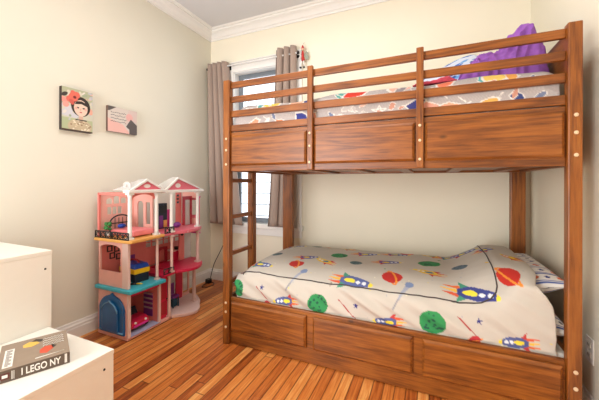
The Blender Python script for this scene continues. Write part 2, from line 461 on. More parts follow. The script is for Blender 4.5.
def curtain(label, xt0, xt1, xb0, xb1, folds, z0, z1, ph, amp):
    t = thing('curtain', label, 'curtain', ((xb0 + xb1) / 2, RY, z0), 'curtains at the window')
    nu, nv = folds * 18 + 1, 40; P = []; tops = []
    for i in range(nu):
        u = i / (nu - 1)
        for j in range(nv):
            v = j / (nv - 1)
            k = v ** 0.8
            x = (xt0 + (xt1 - xt0) * u) * k + (xb0 + (xb1 - xb0) * u) * (1 - k)
            q = u * folds * 2 * PI + ph + 0.25 * math.sin(3 * v + 5 * u)
            A = amp - 0.004 * (1 - v)
            y = RY + A * math.sin(q) * (1 - 0.2 * (1 - v) * math.sin(7 * u))
            x += 0.012 * math.cos(2 * q)
            P.append((x, y, z0 + (z1 - z0) * v - (0.006 * math.sin(q) if v == 0 else 0)))
    o = build('cloth', MB().grid(P, nu, nv), M_curt, t, recalc=False)
    md = o.modifiers.new('thick', 'SOLIDIFY'); md.thickness = 0.003; md.offset = 0
    for f in range(folds * 2):       # eyelets where the cloth crosses the rod
        u = (f * PI - ph) / (folds * 2 * PI)
        if 0.02 < u < 0.98:
            x = xt0 + (xt1 - xt0) * u
            n = Vector((math.cos(0.5), math.sin(0.5) * (1 if f % 2 else -1), 0))
            ring = []
            a = Vector((0, 0, 1)); b2 = n.cross(a)
            for q in range(14):
                w = 2 * PI * q / 14
                ring.append(Vector((x, RY, RZ)) + (a * math.cos(w) + b2 * math.sin(w)) * 0.021)
            build('eyelet', MB().tube(ring, 0.005, 6, closed=True), M_rod, t)
    return t
curtain('taupe curtain left of the window, in the corner behind the dollhouse', -2.29, -2.04, -2.285, -1.85, 4, 0.632, 2.355, 0.6, 0.048)
curtain('taupe curtain right of the window, behind the rear bed post', -1.455, -1.235, -1.55, -1.225, 3, 0.640, 2.382, 0.2, 0.033)

# small puppet hanging on the back wall just right of the window
pup = thing('hanging_puppet', 'small red and white winged puppet hanging right of the window', 'ornament', (-1.168, 2.655, 2.165))
M_red = mat('red_cloth', (190, 52, 48), 0.7); M_whitep = mat('white_plastic', (238, 236, 232), 0.4, var=0.02)
M_black = mat('black_plastic', (22, 22, 24), 0.4); M_greyg = mat('grey_green_tin', (150, 156, 140), 0.5)
px, py = -1.168, 2.655
build('body', MB().tube([(px, py, 2.330), (px, py, 2.305), (px, py, 2.280), (px + .004, py, 2.250), (px, py, 2.235)], [0.008, 0.014, 0.012, 0.018, 0.012], 10), M_red, pup)
build('head', MB().ball((px, py, 2.347), 0.016), mat('puppet_skin', (226, 180, 152), 0.6), pup)
build('hat', MB().lathe([(0.018, 0), (0.012, 0.012), (0.006, 0.03)], (px, py, 2.355), 10), M_red, pup)
for sg, dx in ((-1, -0.016), (1, 0.014)):
    build('leg', MB().tube([(px + dx * .5, py, 2.240), (px + dx, py - .004, 2.210), (px + dx * 1.15, py, 2.180)], [0.008, 0.006, 0.006], 8), M_whitep, pup)
    build('shoe', MB().ball((px + dx * 1.2, py - 0.008, 2.173), 0.011, sq=(1, 1.5, 0.8)), M_black, pup)
build('arm', MB().tube([(px - .01, py, 2.307), (px - .032, py - .006, 2.303), (px - .055, py, 2.307)], [0.006, 0.005, 0.004], 8), M_whitep, pup)
build('arm', MB().tube([(px - .01, py, 2.295), (px - .03, py - .006, 2.273), (px - .046, py, 2.263)], [0.006, 0.005, 0.004], 8), M_whitep, pup)
build('wing', MB().prism([(px + .012, 2.295), (px + .034, 2.330), (px + .05, 2.315), (px + .044, 2.295), (px + .058, 2.280), (px + .052, 2.250), (px + .028, 2.250)], 'y', py + .008, py + .012), M_greyg, pup)
build('string', MB().tube([(px, py, 2.380), (px, py + .02, 2.415), (px, YB - .002, 2.430)], 0.0012, 6), M_black, pup)

# ================================================================ BUNK BED
BX0, BX1, BY0, BY1 = -1.327, 0.556, 1.657, 2.575
PW = 0.051
bed = thing('bunk_bed', 'brown stained pine bunk bed with panelled sides and slatted guard rail', 'bunk bed', ((BX0 + BX1) / 2, (BY0 + BY1) / 2, 0))
M_bolt = mat('pale_bolt_cover', (222, 196, 160), 0.4)
ZT = 1.757
def post(x0, x1, y0, y1, z0, z1, bolts=()):
    p = build('post', B(x0, x1, y0, y1, z0, z1), W[2], bed, bevel=0.005)
    for z in bolts:
        build('bolt_cap', MB().lathe([(0.0085, 0), (0.0085, -0.003), (0.006, -0.0045)], ((x0 + x1) / 2 + 0.002, y0, z), 12, axis='y'), M_bolt, p)
    return p
PD = 0.050
post(BX0, BX0 + PW, BY0, BY0 + 0.045, 0, ZT, (1.365, 1.29, 1.195, 0.275, 0.215, 0.115))
post(BX1 - PW, BX1, BY0, BY0 + 0.045, 0, ZT + 0.006, (1.365, 1.29, 1.195, 0.275, 0.205, 0.115))
post(BX0 + 0.012, BX0 + 0.112, BY1 - 0.050, BY1, 0, ZT)
post(0.482, 0.570, BY1 - 0.050, BY1, 0, ZT)
xi0, xi1 = BX0 + PW, BX1 - PW
def upright(x0, x1):
    p = build('upright', B(x0, x1, BY0 - 0.004, BY0 + 0.020, 1.152, ZT + 0.004), W[2], bed, bevel=0.004)
    for z in (1.365, 1.29, 1.195):
        build('bolt_cap', MB().lathe([(0.0075, 0), (0.0075, -0.003), (0.005, -0.0045)], ((x0 + x1) / 2, BY0 - 0.004, z), 12, axis='y'), M_bolt, p)
upright(-0.711, -0.676); upright(-0.106, -0.071)
for z0, z1 in ((1.705, 1.747), (1.609, 1.650), (1.512, 1.555), (1.415, 1.459)):
    build('guard_rail', B(xi0 - 0.001, xi1 + 0.001, BY0 + 0.020, BY0 + 0.042, z0, z1), W[0], bed, bevel=0.005)
    build('back_rail', B(BX0, 0.58, BY1 - 0.072, BY1 - 0.051, z0, z1), W[0], bed, bevel=0.005)

def panel(name, x0, x1, z0, z1, y):
    """raised panel with a chamfered border"""
    c, d = 0.012, 0.022
    vs = [(x0, y, z0), (x1, y, z0), (x1, y, z1), (x0, y, z1), (x0, y - d * .55, z0), (x1, y - d * .55, z0), (x1, y - d * .55, z1), (x0, y - d * .55, z1),
          (x0 + c, y - d, z0 + c), (x1 - c, y - d, z0 + c), (x1 - c, y - d, z1 - c), (x0 + c, y - d, z1 - c)]
    fs = [(3, 2, 1, 0), (8, 9, 10, 11)]
    for a in (0, 4):
        for i in range(4): fs.append((a + i, a + (i + 1) % 4, a + (i + 1) % 4 + 4, a + i + 4))
    return build(name, MB().add(vs, fs), W[0], bed)
# upper side board, its ledge and its three raised panels
yb = BY0 + 0.022
build('upper_side_board', B(xi0, xi1, yb, yb + 0.020, 1.150, 1.410), W[0], bed, bevel=0.003)
build('upper_back_board', B(BX0 + .03, 0.526, BY1 - 0.076, BY1 - 0.051, 1.150, 1.402), W[0], bed, bevel=0.003)
for x0, x1 in ((-1.265, -0.719), (-0.668, -0.114), (-0.064, 0.496)): panel('upper_panel', x0, x1, 1.187, 1.385, yb)
# lower side board
build('lower_side_board', B(xi0, xi1, yb, yb + 0.021, 0.004, 0.309), W[0], bed, bevel=0.003)
build('lower_back_board', B(BX0 + .03, 0.526, BY1 - 0.076, BY1 - 0.051, 0.004, 0.309), W[0], bed, bevel=0.003)
for x0, x1 in ((-1.265, -0.720), (-0.676, -0.122), (-0.074, 0.492)): panel('lower_panel', x0, x1, 0.097, 0.286, yb)
# decks
build('lower_deck', B(xi0, xi1, yb + 0.028, BY1 - 0.076, 0.185, 0.200), W[0], bed)
build('upper_deck', B(xi0, xi1, yb + 0.026, BY1 - 0.076, 1.166, 1.1722), W[0], bed)
for i in range(6):
    x = xi0 + 0.15 + i * 0.3
    build('slat', B(x, x + 0.07, yb + 0.026, BY1 - 0.076, 1.1535, 1.1655), W[1], bed)
# ends
ye0, ye1 = BY0 + 0.045, BY1 - PD
for x0, x1 in ((BX0 + 0.008, BX0 + 0.030), (BX1 - 0.030, BX1 - 0.008)):
    build('end_board', B(x0, x1, ye0, ye1, 0.02, 0.309), W[1], bed, bevel=0.003)
    build('end_board', B(x0, x1, ye0, ye1, 1.150, 1.402), W[1], bed, bevel=0.003)
build('head_board', B(BX1 - 0.040, BX1 - 0.018, ye0, ye1, 1.552, 1.742), W[1], bed, bevel=0.004)
# ladder in the left end
LX0, LX1 = BX0 + 0.002, BX0 + 0.050
build('ladder_upright', B(LX0, LX1, 1.950, 2.002, 0.309, 1.150), W[2], bed, bevel=0.004)
for z in (1.075, 0.828, 0.578, 0.39):
    build('ladder_rung', B(BX0 + 0.012, BX0 + 0.038, ye0, 1.950, z, z + 0.028), W[1], bed, bevel=0.003)

# ================================================================ LOWER BUNK BEDDING
M_white_cloth = mat('white_ticking', (226, 222, 214), 0.85)
mt = build('mattress', B(xi0 + 0.012, xi1 + 0.028, 1.712, 2.49, 0.2005, 0.318), M_white_cloth, None, bevel=0.025, seg=3, loc=(-0.36, 2.15, 0.2))
tag(mt, 'white mattress under the space print comforter on the lower bunk', 'mattress')

def fillet(pts, r, n=5):
    out = [pts[0]]
    for i in range(1, len(pts) - 1):
        p0, p, p1 = Vector(pts[i - 1]), Vector(pts[i]), Vector(pts[i + 1])
        a = p + (p0 - p).normalized() * min(r[i], (p0 - p).length * .48); b = p + (p1 - p).normalized() * min(r[i], (p1 - p).length * .48)
        for k in range(n + 1):
            t = k / n; out.append(tuple(a * (1 - t) ** 2 + p * 2 * t * (1 - t) + b * t * t))
    out.append(pts[-1]); return out
def resample(pts, n):
    pts = [Vector(p) for p in pts]; d = [0]
    for i in range(1, len(pts)): d.append(d[-1] + (pts[i] - pts[i - 1]).length)
    out = []; j = 0
    for k in range(n):
        s = d[-1] * k / (n - 1)
        while j < len(d) - 2 and d[j + 1] < s: j += 1
        t = (s - d[j]) / max(1e-9, d[j + 1] - d[j]); out.append(pts[j].lerp(pts[j + 1], t))
    return out

def smooth(a, b, x):
    t = min(1, max(0, (x - a) / (b - a))); return t * t * (3 - 2 * t)
def lower_top(x):
    z = 0.538 + 0.008 * math.sin(2.2 * x + 0.5)
    z -= 0.030 * (1 - smooth(-1.27, -1.05, x))
    z += 0.106 * smooth(0.05, 0.34, x)
    return z
NU, NV = 370, 250
CX0 = -1.262
def lower_surface():
    P, U, V = [], [], []
    for i in range(NU):
        u = i / (NU - 1)
        for j in range(NV): pass
    rows = []; fold = []
    for i in range(NU):
        u = i / (NU - 1); x = CX0 + (0.50 - CX0) * u
        zt = lower_top(x)
        seam = 0.470 + 0.035 * smooth(0.12, 0.30, x) + 0.095 * smooth(0.24, 0.42, x) - 0.02 * (1 - smooth(-1.27, -1.17, x))
        fold.append(seam - 0.252)
        pts = [(2.495, 0.330), (2.495, zt - 0.02), (2.42, zt + 0.006), (1.90, zt + 0.006), (1.735, seam + 0.016), (1.706, seam - 0.03), (1.704, 0.262)]
        prof = resample(fillet(pts, [0, .05, .3, .3, .05, .05, 0]), NV)
        tot = 0; ed = []
        for j in range(NV):
            if j: tot += (prof[j] - prof[j - 1]).length
            ed.append(tot)
        for j in range(NV):
            y, z = prof[j]
            # painting coordinates: V runs on along the cloth from the front fold
            rows.append((x, y, z, ed[-1] - ed[j]))
    arr = rows
    for k, (x, y, z, dist) in enumerate(arr):
        i, j = divmod(k, NV); u = i / (NU - 1)
        fd = fold[i]
        n1 = noise.noise(Vector((x * 9 + dist * 16, dist * 3, 1.3)))
        n2 = noise.noise(Vector((x * 4, y * 4, 5.1))); n3 = noise.noise(Vector((x * 17 - y * 9, y * 6, 9.1)))
        if dist < fd:
            y -= 0.006 * abs(n1) * math.sin(PI * min(1, dist / fd))
            y += 0.030 * n1 * math.sin(PI * min(1, dist / fd) * 0.9)
            y -= 0.010 * math.sin(PI * min(1, dist / fd))
            if z < 0.318: y = max(y, 1.7045)
            y = max(y, 1.672)
        else:
            z += 0.007 * n2 + 0.004 * n3
        # left end: wrap down
        xe = x
        if u < 0.06:
            t = 1 - u / 0.06
            zt2 = z
            if dist > 0.2: z = z - (z - 0.33) * (t ** 3) * 0.9
            else: y += 0.022 * t ** 3
        # right end contour
        k = smooth(0.22, 0.5, x)
        xe = x + k * (-0.010 - 0.012 * smooth(0.02, 0.08, dist) - 0.028 * math.exp(-((dist - fd) / 0.08) ** 2) - 0.034 * smooth(fd - 0.10, fd + 0.02, dist))
        if u > 0.975 and dist > fd: z -= 0.012 * ((u - 0.975) / 0.025) ** 2
        P.append((xe, y, z)); U.append(x); V.append(dist)
    return P, U, V
P, U, V = lower_surface()
M_space = paint_mat('space_print_cotton', 0.85, 0.12, 260)
comf = build('comforter', MB().grid(P, NU, NV), M_space, None, loc=(-0.4, 2.15, 0.26), recalc=False)
tag(comf, 'grey beige comforter printed with rockets and planets on the lower bunk', 'comforter')
pt = Paint(U, V, (198, 192, 182))
D0 = 0.218      # cloth distance of the front fold above the hem
# V for a point on top at depth y: front fold + (y - 1.73)
def tv(y): return D0 + (y - 1.715) * 1.0
def fv(z): return z - 0.262
rs = random.Random(3)
for i in range(150):
    c = (rs.uniform(-1.25, .5), rs.uniform(0, 1.1)); k = rs.uniform(.0025, .0045); pt.disk(c, k, k, rs.choice([(232, 226, 200), (220, 205, 120), (170, 170, 180)]))
G, GB = (44, 146, 84), (84, 112, 116)
# front drop
pt.planet((-1.238, fv(.366)), .058, seed=2); pt.planet((-0.655, fv(.357)), .062, seed=3); pt.planet((-0.028, fv(.366)), .064, seed=4)
for cx, z in ((-0.893, .335), (-0.268, .325), (0.328, .335)): pt.rocket((cx, fv(z)), 1.25 - PI / 2 + 3.6, .13, (84, 96, 152), (190, 62, 60))
for cx, z in ((-1.046, .399), (-0.428, .381), (0.181, .406)): pt.star((cx, fv(z)), .016, (44, 48, 128))
for cx, z in ((-1.085, .40), (-0.53, .40), (0.09, .41)): pt.line((cx, fv(z)), (cx + .10, fv(z - .09)), .0028, (168, 60, 60))
pt.saturn((.163, fv(.315)), .026, .4, (186, 50, 60)); pt.saturn((-1.01, fv(.30)), .02, .4, (186, 50, 60))
# top
pt.rocket((-1.10, tv(1.81)), -0.1, .15); pt.rocket((-0.44, tv(1.755)), -0.12, .20); pt.rocket((0.19, tv(1.775)), -0.15, .20, (62, 70, 140))
pt.saturn((-0.885, tv(1.89)), .052, 1.9); pt.saturn((-0.245, tv(1.85)), .058, 1.9)
pt.planet((-0.66, tv(2.17)), .062, seed=5); pt.planet((-0.045, tv(2.16)), .068, seed=6)
for q, (x, y, c) in enumerate(((-0.50, 2.02, GB), (0.125, 2.07, (92, 112, 128)), (-1.12, 2.05, GB), (-1.235, 2.20, (70, 140, 116)), (-0.3, 2.50, (60, 96, 110)), (-0.93, 2.42, GB))): pt.planet((x, tv(y)), .042, c, (60, 84, 92), seed=10 + q)
YEL = dict(body=(232, 196, 66), fin=(196, 64, 56), dot=(70, 120, 150))
for x, y, a in ((-0.73, 2.0, 2.6), (-0.07, 1.985, 2.7), (-0.285, 2.11, .3), (-0.845, 2.05, .4), (-0.69, 2.44, 2.6), (-.05, 2.43, 2.6)): pt.rocket((x, tv(y)), a, .15, **(YEL if a > 2 else dict(body=(88, 92, 160), fin=(198, 66, 60), dot=(232, 196, 66))))
for x, y in ((-1.09, 2.36), (-0.46, 2.28), (.19, 2.40), (-.25, 2.36)): pt.rocket((x, tv(y)), .25, .16, (80, 92, 156), (180, 66, 70))
for x, y in ((-0.84, 2.47), (-0.2, 2.44)): pt.saturn((x, tv(y)), .05, 1.9)
for x, y in ((-0.46, 2.52), (0.02, 2.53)): pt.planet((x, tv(y)), .05, seed=30)
for x, y, a in ((-0.145, 1.79, 1.1), (-0.79, 1.795, 1.1)): pt.comet((x, tv(y)), a, .17)
pt.rocket((.315, tv(2.34)), .75, .15, (92, 96, 160), (198, 66, 60)); pt.rocket((.10, tv(2.38)), .2, .13)
pt.saturn((.355, tv(1.90)), .072, -.75, (196, 46, 34)); pt.rocket((.42, tv(2.20)), 2.2, .13, (226, 150, 56), (190, 70, 50))
pt.star((.02, tv(2.28)), .014, (60, 120, 90)); pt.star((.26, tv(2.05)), .014, (230, 190, 60)); pt.star((-.3, tv(1.95)), .012, (60, 150, 90))
pt.put(comf)
md = comf.modifiers.new('thick', 'SOLIDIFY'); md.thickness = 0.014; md.offset = 1
# piping that runs round the top of the comforter
pp = []
def surf(i, j): return Vector(P[i * NV + j])
jf = min(range(NV), key=lambda j: abs(V[j] - 0.222)); jb = int(NV * 0.10)
i0, i1 = int(NU * 0.022), int(NU * 0.872)
jfs = [min(range(NV), key=lambda j: abs(V[i * NV + j] - (0.222 + 0.035 * smooth(0.12, 0.30, CX0 + i / (NU - 1) * (0.5 - CX0))))) for i in range(NU)]
loop = [(i, jfs[i]) for i in range(i0, i1 - 14, 3)]
jf = jfs[i1 - 14]
for k in range(8):
    t = k / 7 * PI / 2; loop.append((int(i1 - 14 + 14 * math.sin(t)), int(jf - 14 + 14 * math.cos(t))))
loop += [(i1, j) for j in range(jf - 15, jb, -3)]
pl = [surf(i, j) + Vector((0, -0.002, 0.002)) for i, j in loop]
M_pipe = mat('dark_piping', (74, 68, 68), 0.8)
build('piping', MB().tube(pl, 0.0034, 6), M_pipe, comf)

M_pillow = paint_mat('striped_space_pillowcase', 0.85, 0.1, 260)
def pillow(label, c, a, b, h, rz, tilt=0.0, roll_=0.0, seed=1):
    nu, nv = 84, 120; P, U, V = [], [], []
    for side in (1, -1):
        for i in range(nu):
            u = -1 + 2 * i / (nu - 1)
            for j in range(nv):
                v = -1 + 2 * j / (nv - 1)
                e = max(0, 1 - abs(u) ** 2.6) ** .55 * max(0, 1 - abs(v) ** 2.6) ** .55
                k = 1 - 0.05 * (u * u * v * v)
                pinch = 1 - .06 * (1 - u * u) * abs(v) ** 6
                z = side * h * e + .004 * noise.noise(Vector((u * 3 + seed, v * 3, side)))
                P.append(Vector((a * u * (1 - .05 * (1 - abs(v) ** 2) * abs(u) ** 8), b * v * (1 - .05 * (1 - u * u) * abs(v) ** 8), z))); U.append(u * a); V.append(v * b)
    M = Matrix.Translation(c) @ Matrix.Rotation(rz, 4, 'Z') @ Matrix.Rotation(tilt, 4, 'Y') @ Matrix.Rotation(roll_, 4, 'X')
    P = [M @ p for p in P]
    mb = MB(); n = nu * nv; mb.grid(P[:n], nu, nv); mb.grid(P[n:], nu, nv)
    o = build('pillow', mb, M_pillow, None, loc=c, recalc=True)
    tag(o, label, 'pillow', 'striped pillows on the lower bunk')
    q = Paint(U, V, (226, 222, 216)); rn = random.Random(seed)
    y = -b + .02
    while y < b:
        q.fill(np.abs(q.V - y) < .004, (70, 92, 160)); q.fill(np.abs(q.V - y - .014) < .0018, (70, 92, 160))
        x = -a + .02
        while x < a:
            k = rn.randint(0, 3)
            if k == 0: q.star((x, y + .045), .017, (52, 60, 128))
            elif k == 1: q.disk((x, y + .045), .017, .015, (216, 104, 52))
            elif k == 2: q.disk((x, y + .045), .010, .010, (60, 66, 96))
            else: q.saturn((x, y + .045), .013, .4)
            x += .052
        y += .078
    q.put(o); return o
pillow('lower striped pillow with stars sticking out under the other pillow', (0.378, 2.075, 0.394), 0.180, 0.335, 0.074, 0.0, 0.0, 0.0, 2)
pillow('upper striped pillow with stars lying on top of the other pillow', (0.398, 2.125, 0.556), 0.172, 0.335, 0.066, 0.0, -0.27, 0.0, 5)

# ================================================================ UPPER BUNK BEDDING
M_grey = paint_mat('grey_patch_print_cotton', 0.9, 0.15, 260)
def upper_surface():
    nu, nv = 380, 320; P, U, V = [], [], []
    for i in range(nu):
        u = i / (nu - 1); x = -1.262 + (0.492 + 1.262) * u
        zt = 1.594 + 0.016 * noise.noise(Vector((x * 3, 2, 0))) + 0.006 * math.sin(x * 9)
        t = max(0, 1 - u / 0.05); t2 = max(0, (u - .965) / .035)
        zt -= 0.05 * t ** 2 + .03 * t2 ** 2
        pts = [(2.49, 1.1725), (2.49, zt), (1.76, zt + .012), (1.703, zt - 0.025), (1.702, 1.1725)]
        pr = resample(fillet(pts, [0, .05, .2, .03, 0]), nv); tot = 0; dl = [0]
        for j in range(1, nv): tot += (pr[j] - pr[j - 1]).length; dl.append(tot)
        for j in range(nv):
            y, z = pr[j]; d = tot - dl[j]
            n = noise.noise(Vector((x * 7 + z * 11, z * 9, 3))); n2 = noise.noise(Vector((x * 5, y * 5, 8)))
            if d < .42: y += .012 * abs(n)
            else: z += .012 * n2
            P.append((x, y, z)); U.append(x); V.append(z if d < .43 else 1.6 + (d - .43))
    return P, U, V, nu, nv
P2, U2, V2, nu2, nv2 = upper_surface()
mb = MB().grid(P2, nu2, nv2)
nvv = nv2
mb.f.append([j for j in range(nv2)]); mb.sm.append(False)
mb.f.append([(nu2 - 1) * nv2 + j for j in reversed(range(nv2))]); mb.sm.append(False)
mb.f.append([i * nv2 for i in range(nu2)][::-1] + [i * nv2 + nv2 - 1 for i in range(nu2)]); mb.sm.append(False)
uc = build('comforter', mb, M_grey, None, loc=(-0.38, 2.15, 1.1725))
tag(uc, 'heather grey comforter with bright patch print on the top bunk', 'comforter')
q = Paint(U2, V2, (184, 177, 176))
hs = np.sin(q.U * 900 + 40 * np.sin(q.V * 300)) * np.sin(q.V * 700)
q.c *= (1 + .10 * hs)[:, None]
WHT = (232, 228, 222)
def patch(cx, cz, w, h, col, ang=0, n=7, seed=0):
    rn = random.Random(seed); base = []
    for i in range(n):
        a = 2 * PI * i / n; r = rn.uniform(.7, 1.15); base.append((math.cos(a) * r * w, math.sin(a) * r * h))
    q.lpoly((cx, cz), ang, 1.15, base, WHT); q.lpoly((cx, cz), ang, .95, base, col)
for i, (cx, cz, w, h, col, a) in enumerate((
    (-1.05, 1.585, .05, .035, (92, 158, 160), .3), (-0.985, 1.585, .075, .03, (232, 200, 92), .1), (-1.13, 1.45, .06, .03, (226, 150, 120), .5), (-1.02, 1.455, .05, .018, (236, 232, 226), .9),
    (-0.93, 1.455, .05, .022, (222, 130, 84), .3), (-0.80, 1.585, .06, .05, (236, 184, 156), .2), (-0.74, 1.585, .035, .035, (58, 66, 122), 0), (-0.765, 1.46, .05, .06, (58, 66, 142), .6), (-0.70, 1.47, .035, .03, (230, 150, 120), 0),
    (-0.52, 1.585, .04, .03, (96, 168, 160), .2), (-0.44, 1.585, .075, .026, (216, 62, 44), .1), (-0.55, 1.44, .06, .022, (236, 232, 228), .4), (-0.42, 1.435, .05, .02, (236, 232, 228), -.3),
    (-0.18, 1.59, .08, .03, (238, 176, 158), .2), (-0.10, 1.48, .06, .03, (62, 66, 132), .2), (-0.05, 1.47, .05, .025, (238, 170, 150), 0), (0.03, 1.585, .05, .03, (238, 128, 96), .2),
    (0.06, 1.45, .07, .025, (238, 170, 140), -.2), (0.20, 1.585, .03, .03, (96, 178, 186), .0), (0.255, 1.59, .07, .035, (242, 208, 110), .1), (0.215, 1.45, .05, .028, (236, 176, 92), .5), (0.315, 1.585, .03, .03, (236, 170, 90), 0),
    (0.335, 1.47, .022, .05, (60, 74, 128), .5))): patch(cx, cz, w, h, col, a, seed=i)
for cx, cz in ((-1.0, 1.59), (0.25, 1.605)): q.disk((cx, cz), .012, .010, (30, 30, 34))
for k, (cx, cz) in enumerate(((-0.56, 1.445), (-0.41, 1.435), (-0.98, 1.43), (-.3, 1.47))):
    for s_ in range(5):
        a0, a1 = s_ * 4 * PI / 5 + .3, (s_ + 1) * 4 * PI / 5 + .3
        q.line((cx + .04 * math.cos(a0), cz + .03 * math.sin(a0)), (cx + .04 * math.cos(a1), cz + .03 * math.sin(a1)), .0035, WHT)
rn = random.Random(21)
for i in range(44):
    a = (rn.uniform(-1.25, .48), rn.uniform(1.41, 1.60)); q.line(a, (a[0] + rn.uniform(-.05, .05), a[1] + rn.uniform(-.03, .03)), .0028, WHT)
for i in range(26): patch(rn.uniform(-1.25, .48), rn.uniform(1.41, 1.61), rn.uniform(.015, .035), rn.uniform(.008, .018), rn.choice([(150, 142, 146), (196, 190, 188), (232, 190, 170), (206, 150, 130), (120, 130, 160)]), rn.random() * 3, seed=90 + i)
rn = random.Random(11)
for i in range(40): patch(rn.uniform(-1.2, .45), rn.uniform(1.72, 2.5), rn.uniform(.03, .07), rn.uniform(.03, .06), rn.choice([(232, 200, 92), (216, 82, 60), (92, 158, 160), (58, 66, 142), (238, 176, 158)]), rn.random() * 3, seed=50 + i)
q.put(uc)

def heap(name, label, cat, m, xs, y0, y1, zb, amp, fr, seed, nu=90, nv=60):
    """cloth heap: a folded top over (x, height) points, with a flat underside"""
    x0, x1 = xs[0][0], xs[-1][0]; P = []; Q = []
    for i in range(nu):
        u = i / (nu - 1); x = x0 + (x1 - x0) * u
        k = max(n for n in range(len(xs) - 1) if xs[n][0] <= x + 1e-9)
        t = smooth(xs[k][0], xs[k + 1][0], x); zt = xs[k][1] * (1 - t) + xs[k + 1][1] * t
        for j in range(nv):
            v = -1 + 2 * j / (nv - 1)
            e = max(0, 1 - abs(v) ** 2.4) ** 0.5
            wob = 0.012 * noise.noise(Vector((x * 14, v * 2, seed)))
            y = (y0 + y1) / 2 + (y1 - y0) / 2 * v * (0.86 + 0.14 * min(1, 8 * u * (1 - u) + .2)) + wob
            f = amp * (1.2 * noise.noise(Vector((x * fr + v * 2.5, v * 1.6 + x * 3, seed))) - 1.3 * abs(noise.noise(Vector((x * fr * 1.7 - v * 2.2, v * 2.5 + x * 6, seed + 4)))) + .25)
            y += f * .5 * (-1 if v < 0 else 1) * min(1, abs(v) * 2)
            P.append((x, y, max(zb + .001, zb + (zt - zb) * e + f * e))); Q.append((x, y, zb))
    mb = MB().grid(P, nu, nv).grid(Q, nu, nv)
    n = nu * nv
    rim = [i * nv for i in range(nu)] + [(nu - 1) * nv + j for j in range(1, nv)] + [i * nv + nv - 1 for i in range(nu - 2, -1, -1)] + [j for j in range(nv - 2, 0, -1)]
    for a_, b_ in zip(rim, rim[1:] + rim[:1]): mb.f.append([a_, b_, b_ + n, a_ + n]); mb.sm.append(True)
    o = build(name, mb, m, None, loc=((x0 + x1) / 2, (y0 + y1) / 2, zb))
    return tag(o, label, cat)
M_purple = mat('purple_fleece', (140, 84, 168), 0.95, var=0.14, scale=40, bump=0.6)
heap('blanket', 'purple fleece blanket heaped at the head of the top bunk', 'blanket', M_purple, [(.09, 1.64), (.14, 1.70), (.20, 1.765), (.30, 1.79), (.385, 1.872), (.44, 1.875), (.472, 1.82), (.488, 1.66)], 1.80, 2.10, 1.606, 0.040, 12, 3.3, 120, 90)
M_cerise = mat('cerise_cloth', (206, 70, 92), 0.9, var=0.2, scale=40, bump=0.3)
heap('throw', 'small cerise red cloth lying on the top bunk left of the purple blanket', 'throw', M_cerise, [(-.13, 1.610), (-.08, 1.628), (.04, 1.642), (.09, 1.615)], 1.765, 1.94, 1.607, 0.012, 16, 8.1, 40, 30)
# pale pillow printed in blue behind the purple blanket
M_bluepil = paint_mat('blue_print_pillowcase', 0.9)
def bluepillow():
    nu, nv = 60, 60; P, U, V = [], [], []
    M = Matrix.Translation((0.110, 2.22, 1.765)) @ Matrix.Rotation(-0.42, 4, 'Y') @ Matrix.Rotation(0.6, 4, 'X')
    for side in (1, -1):
        for i in range(nu):
            u = -1 + 2 * i / (nu - 1)
            for j in range(nv):
                v = -1 + 2 * j / (nv - 1)
                e = max(0, 1 - abs(u) ** 2.6) ** .55 * max(0, 1 - abs(v) ** 2.6) ** .55
                P.append(M @ Vector((.20 * u, .24 * v, side * .06 * e))); U.append(.2 * u); V.append(.24 * v)
    mb = MB(); n = nu * nv; mb.grid(P[:n], nu, nv); mb.grid(P[n:], nu, nv)
    o = build('pillow', mb, M_bluepil, None, loc=(0.110, 2.22, 1.765))
    tag(o, 'pale pillow with blue print leaning behind purple blanket on the top bunk', 'pillow')
    q = Paint(U, V, (206, 214, 232)); rn = random.Random(4)
    for i in range(70):
        c = (rn.uniform(-.2, .2), rn.uniform(-.24, .24)); q.disk(c, rn.uniform(.012, .035), rn.uniform(.008, .02), rn.choice([(48, 104, 186), (38, 70, 150), (104, 160, 214)]), rn.random() * 3)
    q.put(o)
bluepillow()

# ================================================================ WHITE CABINETS AND BOOK
M_cab = mat('white_laminate', (240, 237, 228), 0.4, var=0.008)
M_hole = mat('dark_screw_hole', (30, 26, 22), 0.6)
def cabinet(label, x0, x1, y0, y1, h, holes):
    t = thing('storage_cabinet', label, 'cabinet', ((x0 + x1) / 2, (y0 + y1) / 2, 0), 'white stepped storage cabinets')
    build('body', B(x0 + .0005, x1, y0, y1 , 0, h - 0.018), M_cab, t, bevel=0.0015)
    build('top', B(x0, x1 + .0015, y0 - .001, y1 + .0015, h - 0.018, h), M_cab, t, bevel=0.002)
    for y, z in holes:
        build('screw_hole', MB().lathe([(0.0045, 0), (0.0045, 0.0015)], (x1, y, z), 10, axis='x'), M_hole, t)
    return t
cabinet('tall white storage cabinet against the left wall, beside the lower one', -2.28, -1.697, 0.20, 0.853, 0.755, ((0.827, 0.673), (0.26, 0.673)))
cabinet('low white storage cabinet in the front corner with a book on it', -1.695, -1.230, 0.20, 0.838, 0.400, ((0.80, 0.338), (0.26, 0.338)))

bk = thing('book', 'thick grey brown hardcover book lying on the low white cabinet', 'book', (-1.445, 0.67, 0.400))
M_cover = mat('grey_brown_cover', (150, 132, 114), 0.45, var=0.05)
M_cover2 = mat('dark_brown_spine', (92, 76, 62), 0.45, var=0.05)
M_paper = mat('page_edges', (226, 218, 200), 0.8)
M_ink = mat('white_print', (238, 234, 226), 0.5, var=0.0)
M_inkd = mat('dark_print', (60, 50, 44), 0.5, var=0.0)
M_yel = mat('yellow_print', (226, 184, 84), 0.5, var=0.03); M_redp = mat('red_print', (214, 82, 54), 0.5, var=0.05)
